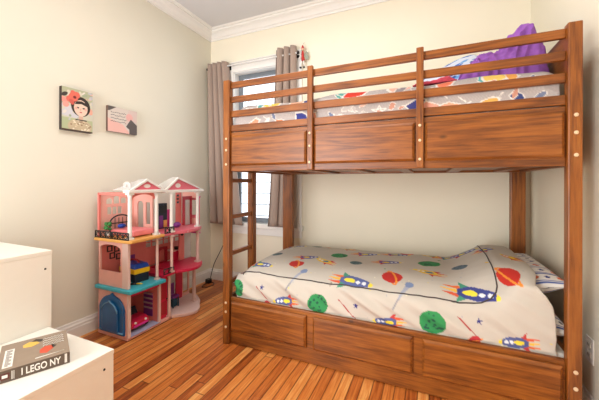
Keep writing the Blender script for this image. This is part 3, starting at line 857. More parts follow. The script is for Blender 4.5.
# local frame: s along the spine, w away from the spine
ang = math.atan2(0.175, 0.083)
es = Vector((math.cos(ang), math.sin(ang), 0)); ew = Vector((-math.sin(ang), math.cos(ang), 0))
O = Vector((-1.292, 0.711, 0.4005)) - es * 0.198
BL, BWd, BT = 0.198, 0.222, 0.040
MBk = Matrix(((es.x, ew.x, 0, O.x), (es.y, ew.y, 0, O.y), (0, 0, 1, O.z), (0, 0, 0, 1)))
def bbox(*a): return MB().box(*a).xform(MBk)
build('pages', bbox(.004, BL - .004, .006, BWd - .004, .004, BT - .004), M_paper, bk)
build('back_cover', bbox(0, BL, 0.002, BWd, 0, .004), M_cover, bk, bevel=.0008)
build('front_cover', bbox(0, BL, 0.002, BWd, BT - .004, BT), M_cover, bk, bevel=.0008)
build('spine', bbox(0, BL, -.001, .003, 0, BT), M_cover2, bk, bevel=.0008)
def onspine(s, z): # text frame on the spine face
    M = Matrix(((es.x, 0, -ew.x, 0), (es.y, 0, -ew.y, 0), (0, 1, 0, 0), (0, 0, 0, 1)))
    p = O + es * s - ew * 0.0012 + Vector((0, 0, z)); M.translation = p; return M
text_mesh('spine_lettering', 'I LEGO NY', 0.029, M_ink, bk, onspine(.117, .020) @ Matrix.Diagonal((0.78, 1.15, 1, 1)))
text_mesh('spine_lettering', '\u2016', 0.026, M_ink, bk, onspine(.186, .020))
mk = MB()
for s0, s1, z0, z1 in ((.040, .042, .006, .034), (.045, .0465, .006, .034)): mk.box(s0, s1, -.002, -.001, z0, z1)
mk.box(.016, .030, -.002, -.001, .016, .026); mk.box(.004, .012, -.002, -.001, .008, .014); mk.box(.004, .010, -.002, -.001, .018, .022)
build('spine_marks', mk.xform(MBk), M_ink, bk)
build('spine_patch', bbox(.012, .035, -.0016, -.001, .010, .032), mat('maroon_print', (92, 40, 34), .5), bk)
# cover art: label strip along the far left, a yellow brick, a red brick, white scribbled lettering
build('cover_label', bbox(.014, .040, .02, .165, BT, BT + .0006), M_ink, bk)
ms = MB()
for i in range(15):
    w = .028 + i * .0088
    ms.box(.019, .019 + (.016 if i % 3 else .010), w, w + .0045, BT + .0006, BT + .0011)
build('cover_label_print', ms.xform(MBk), mat('grey_print', (128, 118, 110), .5, var=0), bk)
def cpoly(name, pts, m, z=0.0006): build(name, MB().prism(pts, 'z', BT, BT + z).xform(MBk), m, bk)
cpoly('yellow_block_print', [(.064, .150), (.088, .140), (.112, .156), (.104, .176), (.080, .190), (.062, .172)], M_yel)
cpoly('dark_block_print', [(.088, .188), (.116, .168), (.126, .184), (.100, .204)], M_inkd)
cpoly('red_block_print', [(.112, .062), (.132, .050), (.152, .078), (.150, .104), (.128, .112), (.112, .092)], M_redp)
cpoly('red_block_shade_print', [(.150, .078), (.162, .096), (.150, .112), (.146, .104)], M_inkd)
rn = random.Random(5)
for k in range(4):
    w0 = .118 + .021 * k; pts = [(.122 + .0052 * i, w0 + (.006 if i % 2 else -.004) + rn.uniform(-.002, .002), BT + .001) for i in range(13)]
    build('cover_lettering', MB().tube(pts, .0013, 5).xform(MBk), M_ink, bk)
build('cover_rule', MB().tube([(.10, .026, BT + .001), (.182, .030, BT + .001)], .0012, 5).xform(MBk), M_ink, bk)

# ================================================================ WALL PICTURES
M_art = paint_mat('painted_canvas', 0.6)
M_edge = mat('dark_canvas_edge', (44, 34, 30), 0.6); M_edge2 = mat('brown_canvas_edge', (112, 86, 74), 0.6)
def picture(label, y0, y1, z0, z1, d, edge, painter):
    x1 = XL + d
    t = thing('wall_picture', label, 'picture', (XL, (y0 + y1) / 2, z0))
    build('canvas', B(XL + .001, x1, y0, y1, z0, z1), edge, t, bevel=.001)
    nu, nv = 120, 150; P, U, V = [], [], []
    for i in range(nu):
        for j in range(nv):
            u, v = i / (nu - 1), j / (nv - 1); P.append((x1 + .0008, y0 + (y1 - y0) * u, z0 + (z1 - z0) * v)); U.append(u * (y1 - y0)); V.append(v * (z1 - z0))
    o = build('artwork', MB().grid(P, nu, nv), M_art, t, recalc=False)
    q = Paint(U, V, (206, 204, 186)); painter(q, y1 - y0, z1 - z0); q.put(o)
def girl(q, w, h):
    q.poly([(0, 0), (w, 0), (w, .3 * h), (0, .3 * h)], (178, 188, 150)); q.poly([(0, .62 * h), (w, .7 * h), (w, h), (0, h)], (176, 180, 150))
    q.poly([(0, .34 * h), (.55 * w, .30 * h), (.5 * w, .55 * h), (0, .6 * h)], (206, 206, 214))
    rn = random.Random(2)
    for i in range(40):
        q.disk((rn.random() * w, rn.uniform(.25, 1) * h), rn.uniform(.006, .018), rn.uniform(.004, .012), rn.choice([(214, 208, 190), (160, 172, 146), (226, 218, 210), (222, 176, 160), (190, 190, 196)]), rn.random() * 3)
    q.disk((.93 * w, .52 * h), .016, .022, (226, 168, 148)); q.disk((.08 * w, .70 * h), .026, .018, (232, 150, 140)); q.disk((.12 * w, .60 * h), .02, .02, (228, 160, 150))
    q.disk((.60 * w, .60 * h), .062, .068, (44, 32, 28)); q.disk((.42 * w, .66 * h), .03, .04, (44, 32, 28))
    q.poly([(.52 * w, .26 * h), (.68 * w, .26 * h), (.66 * w, .46 * h), (.55 * w, .46 * h)], (214, 178, 158))
    q.disk((.60 * w, .565 * h), .044, .056, (232, 204, 186))
    q.poly([(.40 * w, .64 * h), (.46 * w, .72 * h), (.62 * w, .74 * h), (.80 * w, .70 * h), (.84 * w, .62 * h), (.62 * w, .67 * h)], (44, 32, 28))
    for e in (.50, .70): q.disk((e * w, .57 * h), .009, .0055, (60, 54, 50))
    q.line((.60 * w, .56 * h), (.59 * w, .51 * h), .002, (206, 160, 140)); q.disk((.60 * w, .465 * h), .009, .004, (196, 90, 88))
    q.disk((.44 * w, .55 * h), .010, .008, (236, 176, 160)); q.disk((.76 * w, .55 * h), .010, .008, (236, 176, 160))
    for c, r in (((.36 * w, .80 * h), .030), ((.24 * w, .74 * h), .022), ((.46 * w, .86 * h), .022), ((.34 * w, .90 * h), .016)): q.disk(c, r, r, (222, 108, 92))
    q.disk((.40 * w, .80 * h), .010, .010, (120, 40, 36)); q.disk((.08 * w, .83 * h), .022, .012, (60, 52, 48), .6); q.disk((.30 * w, .68 * h), .014, .02, (206, 92, 80), .6)
    q.disk((.58 * w, .12 * h), .078, .050, (196, 180, 150)); 
    for i in range(46):
        a = rn.random() * 2 * PI; d = math.sqrt(rn.random()); q.disk((.58 * w + .07 * d * math.cos(a), .12 * h + .044 * d * math.sin(a)), .006, .005, rn.choice([(222, 206, 176), (150, 122, 96), (236, 226, 204)]))
    q.line((.44 * w, .28 * h), (.78 * w, .28 * h), .004, (60, 48, 44)); q.poly([(0, 0), (w, 0), (w, .03 * h), (0, .03 * h)], (70, 52, 46))
def quote(q, w, h):
    q.poly([(0, 0), (w, 0), (w, h), (0, h)], (214, 204, 196))
    q.poly([(0, 0), (.75 * w, 0), (.5 * w, .34 * h), (0, .52 * h)], (232, 184, 176))
    q.poly([(.55 * w, .35 * h), (w, .55 * h), (w, h), (.7 * w, h)], (216, 196, 190)); q.disk((.72 * w, .68 * h), .03, .03, (228, 176, 172))
    q.poly([(0, h), (0, .80 * h), (.06 * w, .82 * h), (.28 * w, h)], (92, 84, 82))
    q.poly([(.60 * w, .28 * h), (.77 * w, .62 * h), (w, .40 * h), (w, 0), (.72 * w, 0), (.72 * w, .18 * h)], (92, 86, 86))
    rn = random.Random(8)
    for k in range(4):
        z = (.78 - .12 * k) * h; x = .10 * w
        while x < .58 * w:
            l = rn.uniform(.006, .014); q.line((x, z + rn.uniform(-.003, .003)), (x + l, z + rn.uniform(-.006, .006)), .0022, (104, 100, 100)); x += l + .005
picture('larger wall canvas of a dark haired girl with a coral bow', 1.203, 1.399, 1.425, 1.712, .030, M_edge, girl)
picture('smaller wall canvas in pink and grey with grey handwriting', 1.515, 1.761, 1.465, 1.659, .022, M_edge2, quote)

# ================================================================ OUTLET AND CORD
ol = thing('wall_outlet', 'white double wall outlet on the right wall behind the front bed post', 'outlet', (XR, 1.811, .262))
build('plate', B(XR - .006, XR - .0002, 1.776, 1.846, .262, .374), M_whitep, ol, bevel=.002)
for z in (.295, .341):
    so = build('socket', B(XR - .009, XR - .005, 1.794, 1.828, z - .014, z + .014), mat('outlet_ivory', (222, 218, 208), .4), ol, bevel=.003)
    build('slot', B(XR - .0095, XR - .0088, 1.803, 1.806, z - .006, z + .006).box(XR - .0095, XR - .0088, 1.816, 1.819, z - .006, z + .006), M_hole, so)
cd = thing('power_cord', 'black power cord with plug hanging in the corner by the left curtain', 'cord', (-2.24, 2.62, 0))
pts = [(-2.05, 2.66, .54), (-2.09, 2.655, .43), (-2.15, 2.65, .32), (-2.215, 2.64, .20), (-2.235, 2.62, .10), (-2.24, 2.61, .05), (-2.235, 2.60, .024)]
build('cable', MB().tube(fillet([Vector(p) for p in pts], [0.03] * len(pts), 3), .004, 8), M_black, cd)
build('plug', B(-2.262, -2.212, 2.545, 2.60, .0, .045), M_black, cd, bevel=.006)
build('loose_cable', MB().tube([(-2.235, 2.55, .006), (-2.23, 2.48, .006), (-2.20, 2.43, .006), (-2.15, 2.45, .006), (-2.13, 2.52, .006), (-2.17, 2.58, .006), (-2.22, 2.585, .006)], .004, 8), M_black, cd)

# ================================================================ DOLLHOUSE
HX0, HX1, HY0 = -2.245, -1.92, 1.412
M_pink = mat('pale_pink_plastic', (240, 178, 166), 0.4, var=0.02); M_coral = mat('coral_pink_plastic', (234, 128, 120), 0.4, var=0.02)
M_rose = mat('rose_pink_plastic', (226, 112, 128), 0.4, var=0.03); M_crim = mat('crimson_plastic', (206, 30, 72), 0.35, var=0.03)
M_dred = mat('dark_red_plastic', (176, 36, 52), 0.4, var=0.03); M_turq = mat('turquoise_plastic', (62, 178, 196), 0.35, var=0.02)
M_oran = mat('amber_plastic', (232, 172, 92), 0.35, var=0.03); M_blush = mat('blush_plastic', (232, 200, 192), 0.4, var=0.02)
M_blue = mat('clear_blue_plastic', (24, 98, 160), 0.18, alpha=0.93, var=0.05); M_bluel = mat('light_blue_plastic', (96, 150, 190), 0.2, var=0.04)
M_lav = mat('lavender_plastic', (176, 178, 208), 0.4); M_purp = mat('purple_plastic', (128, 52, 138), 0.45, var=0.06)
M_clear = mat('milky_clear_plastic', (232, 230, 228), 0.25, alpha=0.55, var=0.01); M_navy = mat('navy_plastic', (22, 34, 52), 0.4)
M_mag = mat('magenta_plastic', (222, 62, 160), 0.4, var=0.05); M_green = mat('green_leaf_plastic', (52, 128, 62), 0.5, var=0.1)
M_yelp = mat('yellow_plastic', (242, 196, 30), 0.35, var=0.02); M_blup = mat('bright_blue_plastic', (26, 72, 172), 0.35, var=0.02); M_redpl = mat('red_plastic', (212, 44, 36), 0.35, var=0.03)
M_teal = mat('dark_teal_plastic', (24, 76, 96), 0.4)

dh = thing('dollhouse', 'pink three storey dollhouse with white columns against the left wall', 'dollhouse', (-2.05, 1.75, 0))
def H(name, mb, m, parent=None, **k): return build(name, mb, m, parent or dh, **k)
def mbx(*bs):
    m_ = MB()
    for b_ in bs: m_.box(*b_)
    return m_
def column(x, y, z0, z1, r, m):
    c = MB(); k = 1.45 * r
    c.box(x - k, x + k, y - k, y + k, z0, z0 + .012).box(x - k, x + k, y - k, y + k, z1 - .012, z1)
    c.lathe([(r * 1.25, z0 + .012), (r, z0 + .03), (r * .92, z1 - .03), (r * 1.3, z1 - .012)], (x, y, 0), 14)
    return H('column', c, m)
def railing(name, y0, y1, x0, x1, z0, z1, m):
    """run between two points, diamonds between two bars"""
    a, b_ = Vector((x0, y0, 0)), Vector((x1, y1, 0)); n = max(2, round((b_ - a).length / .06)); c = MB()
    def P_(t, z): v = a.lerp(b_, t); return (v.x, v.y, z)
    c.tube([P_(0, z0 + .003), P_(1, z0 + .003)], .0042, 6); c.tube([P_(0, z1), P_(1, z1)], .0050, 6)
    zc = (z0 + z1) / 2
    for i in range(n + 1): c.tube([P_(i / n, z0), P_(i / n, z1)], .0046, 6)
    for i in range(n):
        q0, q1, qm = (i + .08) / n, (i + .92) / n, (i + .5) / n
        c.tube([P_(q0, zc), P_(qm, z1 - .004), P_(q1, zc), P_(qm, z0 + .006)], .0034, 6, closed=True)
    return H(name, c, m)

# --- ground storey, near tower (garage)
H('ground_floor', mbx((HX0, HX1 - .012, HY0, 1.69, 0.001, .022)), M_pink, bevel=.003)
H('garage_floor', mbx((HX1 - .075, HX1 + .002, HY0 + .016, 1.672, .0225, .027)), M_lav)
H('garage_side_wall', MB().prism(rect(HX0 + .004, HX1 - .006, .022, .324), 'y', HY0, HY0 + .014), M_pink, bevel=.002)
H('corner_post', mbx((HX1 - .016, HX1, HY0 - .003, HY0 + .017, .022, .324)), M_blush, bevel=.002)
H('corner_post', mbx((HX1 - .016, HX1, 1.656, 1.676, .022, .324)), M_blush, bevel=.002)
H('garage_inner_wall', mbx((HX0, HX1 - .016, 1.662, 1.674, .022, .324)), M_coral, bevel=.002)
H('garage_back_wall', MB().prism(rect(HY0 + .014, 1.662, .022, .324), 'x', HX0, HX0 + .008, []), M_rose)
H('garage_window', mbx((-2.085, -1.990, 1.658, 1.6615, .06, .235)), M_purp)
wb = MB()
for z in (.115, .150, .185, .22): wb.box(-2.085, -1.990, 1.6545, 1.6578, z, z + .012)
H('garage_window_bars', wb, mat('greyish_pink_plastic', (186, 160, 166), .4))
H('door_lintel', mbx((HX1 - .018, HX1 + .004, HY0 + .017, 1.656, .298, .324)), M_crim, bevel=.003)
# blue arched lift cabin on the near wall
def gothic(a0, a1, b0, bs, bt):
    c = (a0 + a1) / 2; w_ = (a1 - a0) / 2
    L_ = [(a0, b0), (a1, b0), (a1, bs)]
    for i in range(1, 7): t = i / 7; L_.append((a1 - w_ * (1 - math.cos(t * PI / 2)) * .55 - w_ * t * .30, bs + (bt - bs) * .80 * math.sin(t * PI / 2)))
    L_.append((c + w_ * .12, bs + (bt - bs) * .86)); L_.append((c, bt)); L_.append((c - w_ * .12, bs + (bt - bs) * .86))
    for i in range(6, 0, -1): t = i / 7; L_.append((a0 + w_ * (1 - math.cos(t * PI / 2)) * .55 + w_ * t * .30, bs + (bt - bs) * .80 * math.sin(t * PI / 2)))
    L_.append((a0, bs)); return L_
lift = H('lift_cabin', MB().prism(gothic(-2.212, -1.952, .034, .205, .312), 'y', HY0 - .014, HY0), M_blue, bevel=.004)
H('lift_hood', MB().prism(gothic(-2.165, -2.0, .05, .185, .262), 'y', HY0 - .026, HY0 - .014), M_blue, lift, bevel=.005)
H('lift_arch_rim', MB().tube([(p[0], HY0 - .027, p[1]) for p in gothic(-2.165, -2.0, .05, .185, .262)[2:-1]], .0045, 8), M_bluel, lift)
H('lift_knob', MB().ball((-2.082, HY0 - .010, .318), .010), M_blush, lift)
H('lift_foot_rail', MB().tube([(-2.205, HY0 - .017, .05), (-1.96, HY0 - .017, .05)], .005, 8), M_bluel, lift)
# --- second storey, near tower
H('turquoise_floor', MB().prism([(HX0 - .006, HY0 - .022), (HX1 + .030, HY0 - .022), (HX1 + .042, HY0 - .010), (HX1 + .042, 1.688), (HX0 - .006, 1.688)], 'z', .3245, .350), M_turq, bevel=.006)
Z1, Z2 = .3505, .664
H('window_side_wall', MB().prism(rect(HX0 + .006, HX1 - .010, Z1, Z2), 'y', HY0, HY0 + .014, [arched(HX0 + .022, -2.005, .452, .640, .03)]), M_pink, bevel=.0015)
H('corner_post', mbx((-1.985, HX1 - .006, HY0 - .003, HY0 + .017, Z1, Z2)), M_blush, bevel=.003)
H('kitchen_back_wall', mbx((HX0, HX0 + .008, HY0 + .014, 1.70, Z1, Z2)), M_coral)
fr = MB()
for y, z in ((1.49, .585), (1.545, .575), (1.61, .585), (1.51, .53), (1.60, .53), (1.56, .515)):
    fr.prism(rect(y - .02, y + .02, z - .022, z + .022), 'x', HX0 + .008, HX0 + .013, [rect(y - .013, y + .013, z - .015, z + .015)])
H('picture_frames', fr, M_black)
H('kitchen_panel', mbx((HX0 + .008, HX0 + .014, 1.60, 1.695, Z1, .50)), M_purp, bevel=.002)
column(HX1 - .012, 1.650, Z1, Z2, .0105, M_blush)
# --- third floor slab and room
H('amber_floor', MB().prism([(HX0 - .006, HY0 - .026), (HX1 + .036, HY0 - .026), (HX1 + .046, HY0 - .012), (HX1 + .024, 1.690), (HX0 - .006, 1.690)], 'z', .6645, .686), M_oran, bevel=.005)
Z3, ZE = .6865, 1.002
railing('side_railing', HY0 - .020, HY0 - .020, HX0 + .002, -2.075, Z3, Z3 + .046, M_black)
railing('side_railing', HY0 - .020, HY0 - .020, -2.060, HX1 + .022, Z3, Z3 + .046, M_black)
hw = [arched(1.466 + i * .056, 1.512 + i * .056, .915, (.958, .972, .958)[i], .014, 6) for i in range(3)] + [rect(1.474 + i * .040, 1.508 + i * .040, .838, .892) for i in range(3)]
H('bedroom_back_wall', MB().prism(rect(HY0 + .004, 1.70, Z3, ZE), 'x', HX0, HX0 + .008, hw), M_pink)
H('bedroom_corner_post', mbx((HX0 - .002, HX0 + .012, HY0 - .004, HY0 + .012, Z3, ZE)), M_coral, bevel=.002)
H('bedroom_side_beam', mbx((HX0, HX1 - .01, HY0 - .004, HY0 + .012, ZE - .016, ZE)), M_coral, bevel=.002)
# bedroom partition to the middle bay, with openings
H('bedroom_partition', MB().prism(rect(HX0 + .008, -2.03, Z3, ZE), 'y', 1.690, 1.700, [arched(-2.20, -2.13, Z3 + .02, .93, .03), rect(-2.105, -2.055, .75, .92)]), M_pink)
H('arch_valance', MB().prism([(1.435, .998), (1.435, .955)] + [(p[0], p[1]) for p in arc(1.535, .952, .09, .038, PI, 0, 10)] + [(1.635, .955), (1.635, .998)], 'x', HX1 - .020, HX1 - .012), M_coral)
column(HX1 - .008, HY0 + .012, Z3, ZE, .0135, M_whitep)
column(HX1 - .008, 1.640, Z3, ZE, .0135, M_whitep)
# --- middle bay: red front door, red balcony, upper balcony
BY_0, BY_1 = 1.690, 1.785
H('step', mbx((HX0, -1.935, 1.6905, BY_1, .001, .020)), M_pink, bevel=.003)
fd = H('front_door', mbx((-1.966, -1.956, 1.690, 1.768, .0205, .345)), M_crim, bevel=.002)
H('door_panel', mbx((-1.956, -1.953, 1.704, 1.755, .05, .15), (-1.956, -1.953, 1.704, 1.755, .17, .30)), M_dred, fd, bevel=.001)
H('door_handle', MB().ball((-1.950, 1.758, .165), .006), M_black, fd)
column(-1.945, 1.776, .0205, .352, .012, M_blush)
H('red_balcony', mbx((HX0, -1.905, 1.6905, 1.80, .353, .372)), M_crim, bevel=.004)
railing('red_balcony_railing', 1.692, 1.786, -1.908, -1.908, .3725, .412, M_black)
column(-1.915, 1.772, .373, .662, .011, M_blush)
H('middle_back_wall', MB().prism(rect(1.70, 2.19, .3725, .662), 'x', HX0, HX0 + .008, [rect(1.80 + i * .062, 1.852 + i * .062, .53 + j * .042, .565 + j * .042) for i in range(6) for j in range(3)]), M_coral)
H('lower_back_wall', mbx((HX0, HX0 + .008, 1.70, 2.03, .0205, .352)), M_dred)
H('cupboard_panel', MB().prism(rect(1.885, 1.985, .3735, .51), 'x', HX0 + .03, HX0 + .05, [arched(1.900, 1.970, .39, .495, .02)]), M_dred)
H('shelf', mbx((HX0 + .008, -2.13, 1.990, 2.095, .464, .472)), M_blush, bevel=.002)
H('shelf_back', mbx((-2.15, -2.14, 1.990, 2.095, .379, .4635)), M_crim)
H('upper_balcony', mbx((HX0, -1.905, 1.6905, 1.79, .664, .684)), M_rose, bevel=.004)
railing('upper_balcony_railing', 1.700, 1.785, -1.906, -1.906, .685, .727, M_black)
column(-1.918, 1.772, .685, ZE, .0135, M_whitep)
# --- right bay
plat = [(-2.20, 1.786), (-1.93, 1.786)] + [(-1.93 + .112 * math.sin(PI * t), 1.792 + .30 * t) for t in (.08, .16, .25, .35, .5, .65, .75, .84, .92)] + [(-1.95, 2.13), (-2.06, 2.21), (-2.20, 2.21)]
H('porch_floor', MB().prism(plat, 'z', .001, .026), M_blush, bevel=.005)
bal = [(-2.20, 1.801), (-1.90, 1.801)] + [(-1.90 + .070 * math.sin(PI * t), 1.803 + .30 * t) for t in (.08, .18, .3, .42, .55, .68, .8, .9)] + [(-1.93, 2.13), (-2.06, 2.20), (-2.20, 2.20)]
H('crimson_balcony', MB().prism(bal, 'z', .355, .378), M_crim, bevel=.006)
fl = [(-2.24, 1.791), (-1.905, 1.791)] + [(-1.905 + .035 * math.sin(PI * t), 1.80 + .29 * t) for t in (.1, .25, .4, .55, .7, .85)] + [(-1.93, 2.12), (-2.06, 2.20), (-2.24, 2.20)]
H('coral_floor', MB().prism(fl, 'z', .662, .690), M_rose, bevel=.006)
H('floor_lamp_plate', mbx((-1.886, -1.874, 1.90, 1.96, .668, .680)), M_whitep)
column(-1.985, 2.090, .0265, .354, .0155, M_blush)
column(-1.935, 2.080, .3785, .661, .0145, M_blush)
column(-1.925, 2.065, .6905, .994, .0135, M_whitep)
H('bracket', MB().prism([(2.075, .354), (2.105, .354), (2.10, .330), (2.085, .318)], 'x', -1.97, -1.93), M_crim)
H('crimson_panel', mbx((-2.155, -2.143, 2.035, 2.108, .0265, .352)), M_crim, bevel=.002)
H('blush_frame', MB().prism(rect(2.110, 2.205, .0265, .352), 'x', -2.165, -2.153, [rect(2.128, 2.188, .05, .33)]), M_pink)
H('coral_post', mbx((-2.125, -2.110, 2.040, 2.100, .3785, .661)), M_coral, bevel=.003)
H('wall_lamp', MB().ball((-2.100, 2.062, .61), .012), M_black)
H('clear_panel', mbx((-2.125, -2.120, 2.102, 2.190, .3785, .661)), M_clear)
rd = H('red_door_frame', MB().prism(rect(2.062, 2.168, .6905, .950), 'x', -2.10, -2.085, [rect(2.086, 2.146, .6905, .918)]), M_dred, bevel=.002)
H('clear_door', mbx((-2.096, -2.09, 2.086, 2.146, .6905, .918)), M_clear, rd)
H('coral_panel', mbx((-2.118, -2.106, 2.000, 2.062, .6905, .985)), M_coral, bevel=.003)
dots = MB()
for z in (.90, .93, .96): dots.box(-2.1055, -2.098, 2.005, 2.022, z - .008, z + .008)
H('hook_row', dots, M_black)
H('pink_end_wall', MB().prism(rect(-2.23, -2.03, .6905, .985), 'y', 2.192, 2.199, [rect(-2.21, -2.14, .74, .93), rect(-2.12, -2.05, .74, .93)]), M_pink)
H('magenta_ledge', mbx((-2.150, -2.035, 2.2005, 2.225, .935, .945), (-2.150, -2.035, 2.2005, 2.225, .60, .612)), M_mag)
H('pink_end_frame', MB().prism(rect(-2.150, -2.035, .612, .935), 'y', 2.208, 2.216, [rect(-2.13, -2.05, .64, .74), rect(-2.13, -2.05, .77, .91)]), M_rose)
H('mirror_panel', mbx((-2.16, -2.153, 1.925, 1.995, .6905, .84)), M_mag)
# --- eaves and gables
H('eave', mbx((HX1 - .045, HX1 + .020, HY0 - .014, 1.700, ZE + .0005, ZE + .022)), M_whitep, bevel=.004)
H('eave', mbx((HX1 - .045, HX1 + .020, 1.7005, 2.120, ZE - .007, ZE + .015)), M_whitep, bevel=.004)
def gable(y0, y1, yp, z0, zp, xr):
    xf = HX1
    tri = [(y0 + .018, z0), (y1 - .018, z0), (yp, zp - .012)]
    ov = arc(yp + .004, z0 + (zp - z0) * .34, .030, (zp - z0) * .19, 0, 2 * PI, 16)[:-1]
    g = H('gable', MB().prism(tri, 'x', xf - .012, xf, [ov]), M_rose)
    H('gable_window', MB().prism(ov, 'x', xf - .010, xf - .004), M_whitep, g)
    e = .014
    H('gable_trim', MB().prism([(y0, z0), (y0 + .024, z0), (yp, zp - .014), (y1 - .024, z0), (y1, z0), (yp, zp + .004)], 'x', xf - .004, xf + .010), M_whitep, g, bevel=.002)
    # two roof planes that run back to a hip
    t_ = .006
    for a in (y0, y1):
        vs = [(xf, a, z0), (xf, yp, zp), (xr + .10, yp, zp), (xr, a, z0)]
        n_ = (Vector(vs[1]) - Vector(vs[0])).cross(Vector(vs[3]) - Vector(vs[0])).normalized() * t_
        if n_.z > 0: n_ = -n_
        v2 = [tuple(Vector(v) + n_) for v in vs]
        H('roof_plane', MB().add(vs + v2, [(0, 1, 2, 3), (7, 6, 5, 4), (0, 4, 5, 1), (1, 5, 6, 2), (2, 6, 7, 3), (3, 7, 4, 0)]), M_clear)
gable(1.418, 1.700, 1.552, ZE + .022, 1.098, HX1 - .17)
gable(1.703, 2.112, 1.838, ZE + .015, 1.116, HX1 - .17)
H('roof_ornament', MB().prism(arched(-2.02, -1.95, ZE + .022, 1.080, .02), 'y', HY0 + .03, HY0 + .036, [arc(-1.985, 1.05, .012, .012, 0, 2 * PI, 12)[:-1]]), M_clear)

# ---------------- toys that stand in the dollhouse
tb = thing('toy_bed', 'pink toy bed with black arched headboard on the top dollhouse floor', 'toy bed', (-2.06, 1.55, .6865))
hb = [(1.472, .690)] + [(p[0], p[1]) for p in arc(1.555, .775, .083, .055, PI, 0, 14)] + [(1.638, .690)]
build('headboard', MB().tube([(-2.205, y, z) for y, z in hb], .0052, 8).tube([(-2.205, 1.472, .772), (-2.205, 1.638, .772)], .004, 8), M_black, tb)
hbars = MB()
for y in (1.51, 1.54, 1.57, 1.60): hbars.tube([(-2.205, y, .73), (-2.205, y, .812)], .0026, 6)
build('headboard_bars', hbars, M_black, tb)
build('mattress', B(-2.20, -1.955, 1.470, 1.640, .694, .735), mat('toy_bed_pink', (240, 136, 140), .5, var=.03), tb, bevel=.010, seg=3)
for x in (-2.19, -1.965):
    for y in (1.48, 1.63): build('leg', MB().lathe([(.006, .687), (.006, .696)], (x, y, 0), 8), M_black, tb)
tag(build('toy_pillow', MB().ball((-2.165, 1.535, .753), .03, sq=(.8, 1, .55)), M_blup, None, loc=(-2.165, 1.535, .737)), 'tiny blue cushion at the headboard of the toy bed', 'cushion')
pl_ = thing('toy_plant', 'tiny green toy plant beside the toy bed on the dollhouse', 'toy plant', (-2.19, 1.445, .6865))
build('pot', MB().lathe([(.010, .687), (.014, .712)], (-2.19, 1.446, 0), 12), M_whitep, pl_)
lf = MB(); rn = random.Random(6)
for i in range(16):
    a = rn.random() * 2 * PI; zz = .725 + rn.random() * .07
    lf.ball((-2.19 + .014 * math.cos(a), 1.446 + .014 * math.sin(a), zz), .013, 8, 6, sq=(1, 1, .7))
build('leaves', lf, M_green, pl_)

def rotz(c, a): return Matrix.Translation(c) @ Matrix.Rotation(a, 4, 'Z')
tx = thing('toy_toolbox', 'toy toolbox with blue lid and yellow band on the turquoise dollhouse floor', 'toolbox', (-2.085, 1.580, .3505))
MT = rotz((-2.085, 1.580, .3505), -.12)
def tbx(*a): return MB().box(*a).xform(MT)
build('base', tbx(-.095, .095, -.055, .055, 0, .062), M_navy, tx, bevel=.006)
build('tray', tbx(-.100, .100, -.060, .060, .0625, .098), M_yelp, tx, bevel=.006)
lid = build('lid', MB().add([(x, y, z) for z, k in ((.0985, 1), (.132, .84)) for x, y in ((-.1 * k, -.06 * k), (.1 * k, -.06 * k), (.1 * k, .06 * k), (-.1 * k, .06 * k))], [(3, 2, 1, 0), (4, 5, 6, 7), (0, 1, 5, 4), (1, 2, 6, 5), (2, 3, 7, 6), (3, 0, 4, 7)]).xform(MT), M_blup, tx, bevel=.008)
build('handle', MB().tube([(-.055, 0, .131), (-.05, 0, .142), (-.03, 0, .149), (.03, 0, .149), (.05, 0, .142), (.055, 0, .131)], .007, 8).xform(MT), mat('dark_red_handle', (150, 26, 38), .4), lid)
build('latch', tbx(-.062, -.040, -.066, -.060, .045, .105), M_dred, tx, bevel=.002)
rt = thing('toy_phone', 'small red rounded toy in front of the toy toolbox', 'toy', (-2.03, 1.462, .3505))
build('body', B(-2.075, -1.990, 1.436, 1.486, .3505, .392), M_redpl, rt, bevel=.016, seg=4)
build('button', MB().lathe([(.010, .391), (.010, .396)], (-2.01, 1.46, 0), 12), mat('dark_red_button', (140, 20, 22), .4), rt)
tt = thing('toy_tool', 'tiny black and yellow toy tool lying before the toy toolbox', 'toy', (-1.985, 1.50, .3505))
build('handle', MB().tube([(-2.0, 1.478, .358), (-1.965, 1.505, .358)], .007, 8), M_black, tt)
build('tip', MB().tube([(-1.966, 1.504, .358), (-1.935, 1.528, .356)], [.006, .004], 8), M_yelp, tt)

cr_ = thing('toy_car', 'crimson toy convertible parked in the dollhouse garage', 'toy car', (-2.05, 1.53, .0275))
prof = [(-2.185, .047), (-1.965, .047), (-1.953, .062), (-1.956, .090), (-1.985, .104), (-2.06, .108), (-2.175, .112), (-2.19, .09)]
build('body', MB().prism(prof, 'y', 1.462, 1.600), M_crim, cr_, bevel=.008, seg=3)
build('seats', B(-2.155, -2.115, 1.482, 1.525, .112, .150).box(-2.155, -2.115, 1.537, 1.580, .112, .150), M_black, cr_, bevel=.006)
build('windscreen', MB().prism([(-2.062, .108), (-2.056, .108), (-2.085, .155), (-2.090, .155)], 'y', 1.478, 1.584, []), M_navy, cr_)
build('bumper', B(-1.956, -1.946, 1.475, 1.587, .058, .072), M_mag, cr_, bevel=.003)
for y in (1.49, 1.572): build('headlight', MB().ball((-1.955, y, .086), .009), M_whitep, cr_)
for x in (-2.145, -1.995):
    for y in (1.457, 1.605):
        wl = build('wheel', MB().lathe([(.018, -.009), (.0225, -.006), (.0225, .006), (.018, .009)], (x, y, .0505), 18, axis='y'), M_black, cr_)
        build('hub', MB().lathe([(.010, -.0105), (.010, .0105)], (x, y, .0505), 12, axis='y'), M_mag, wl)

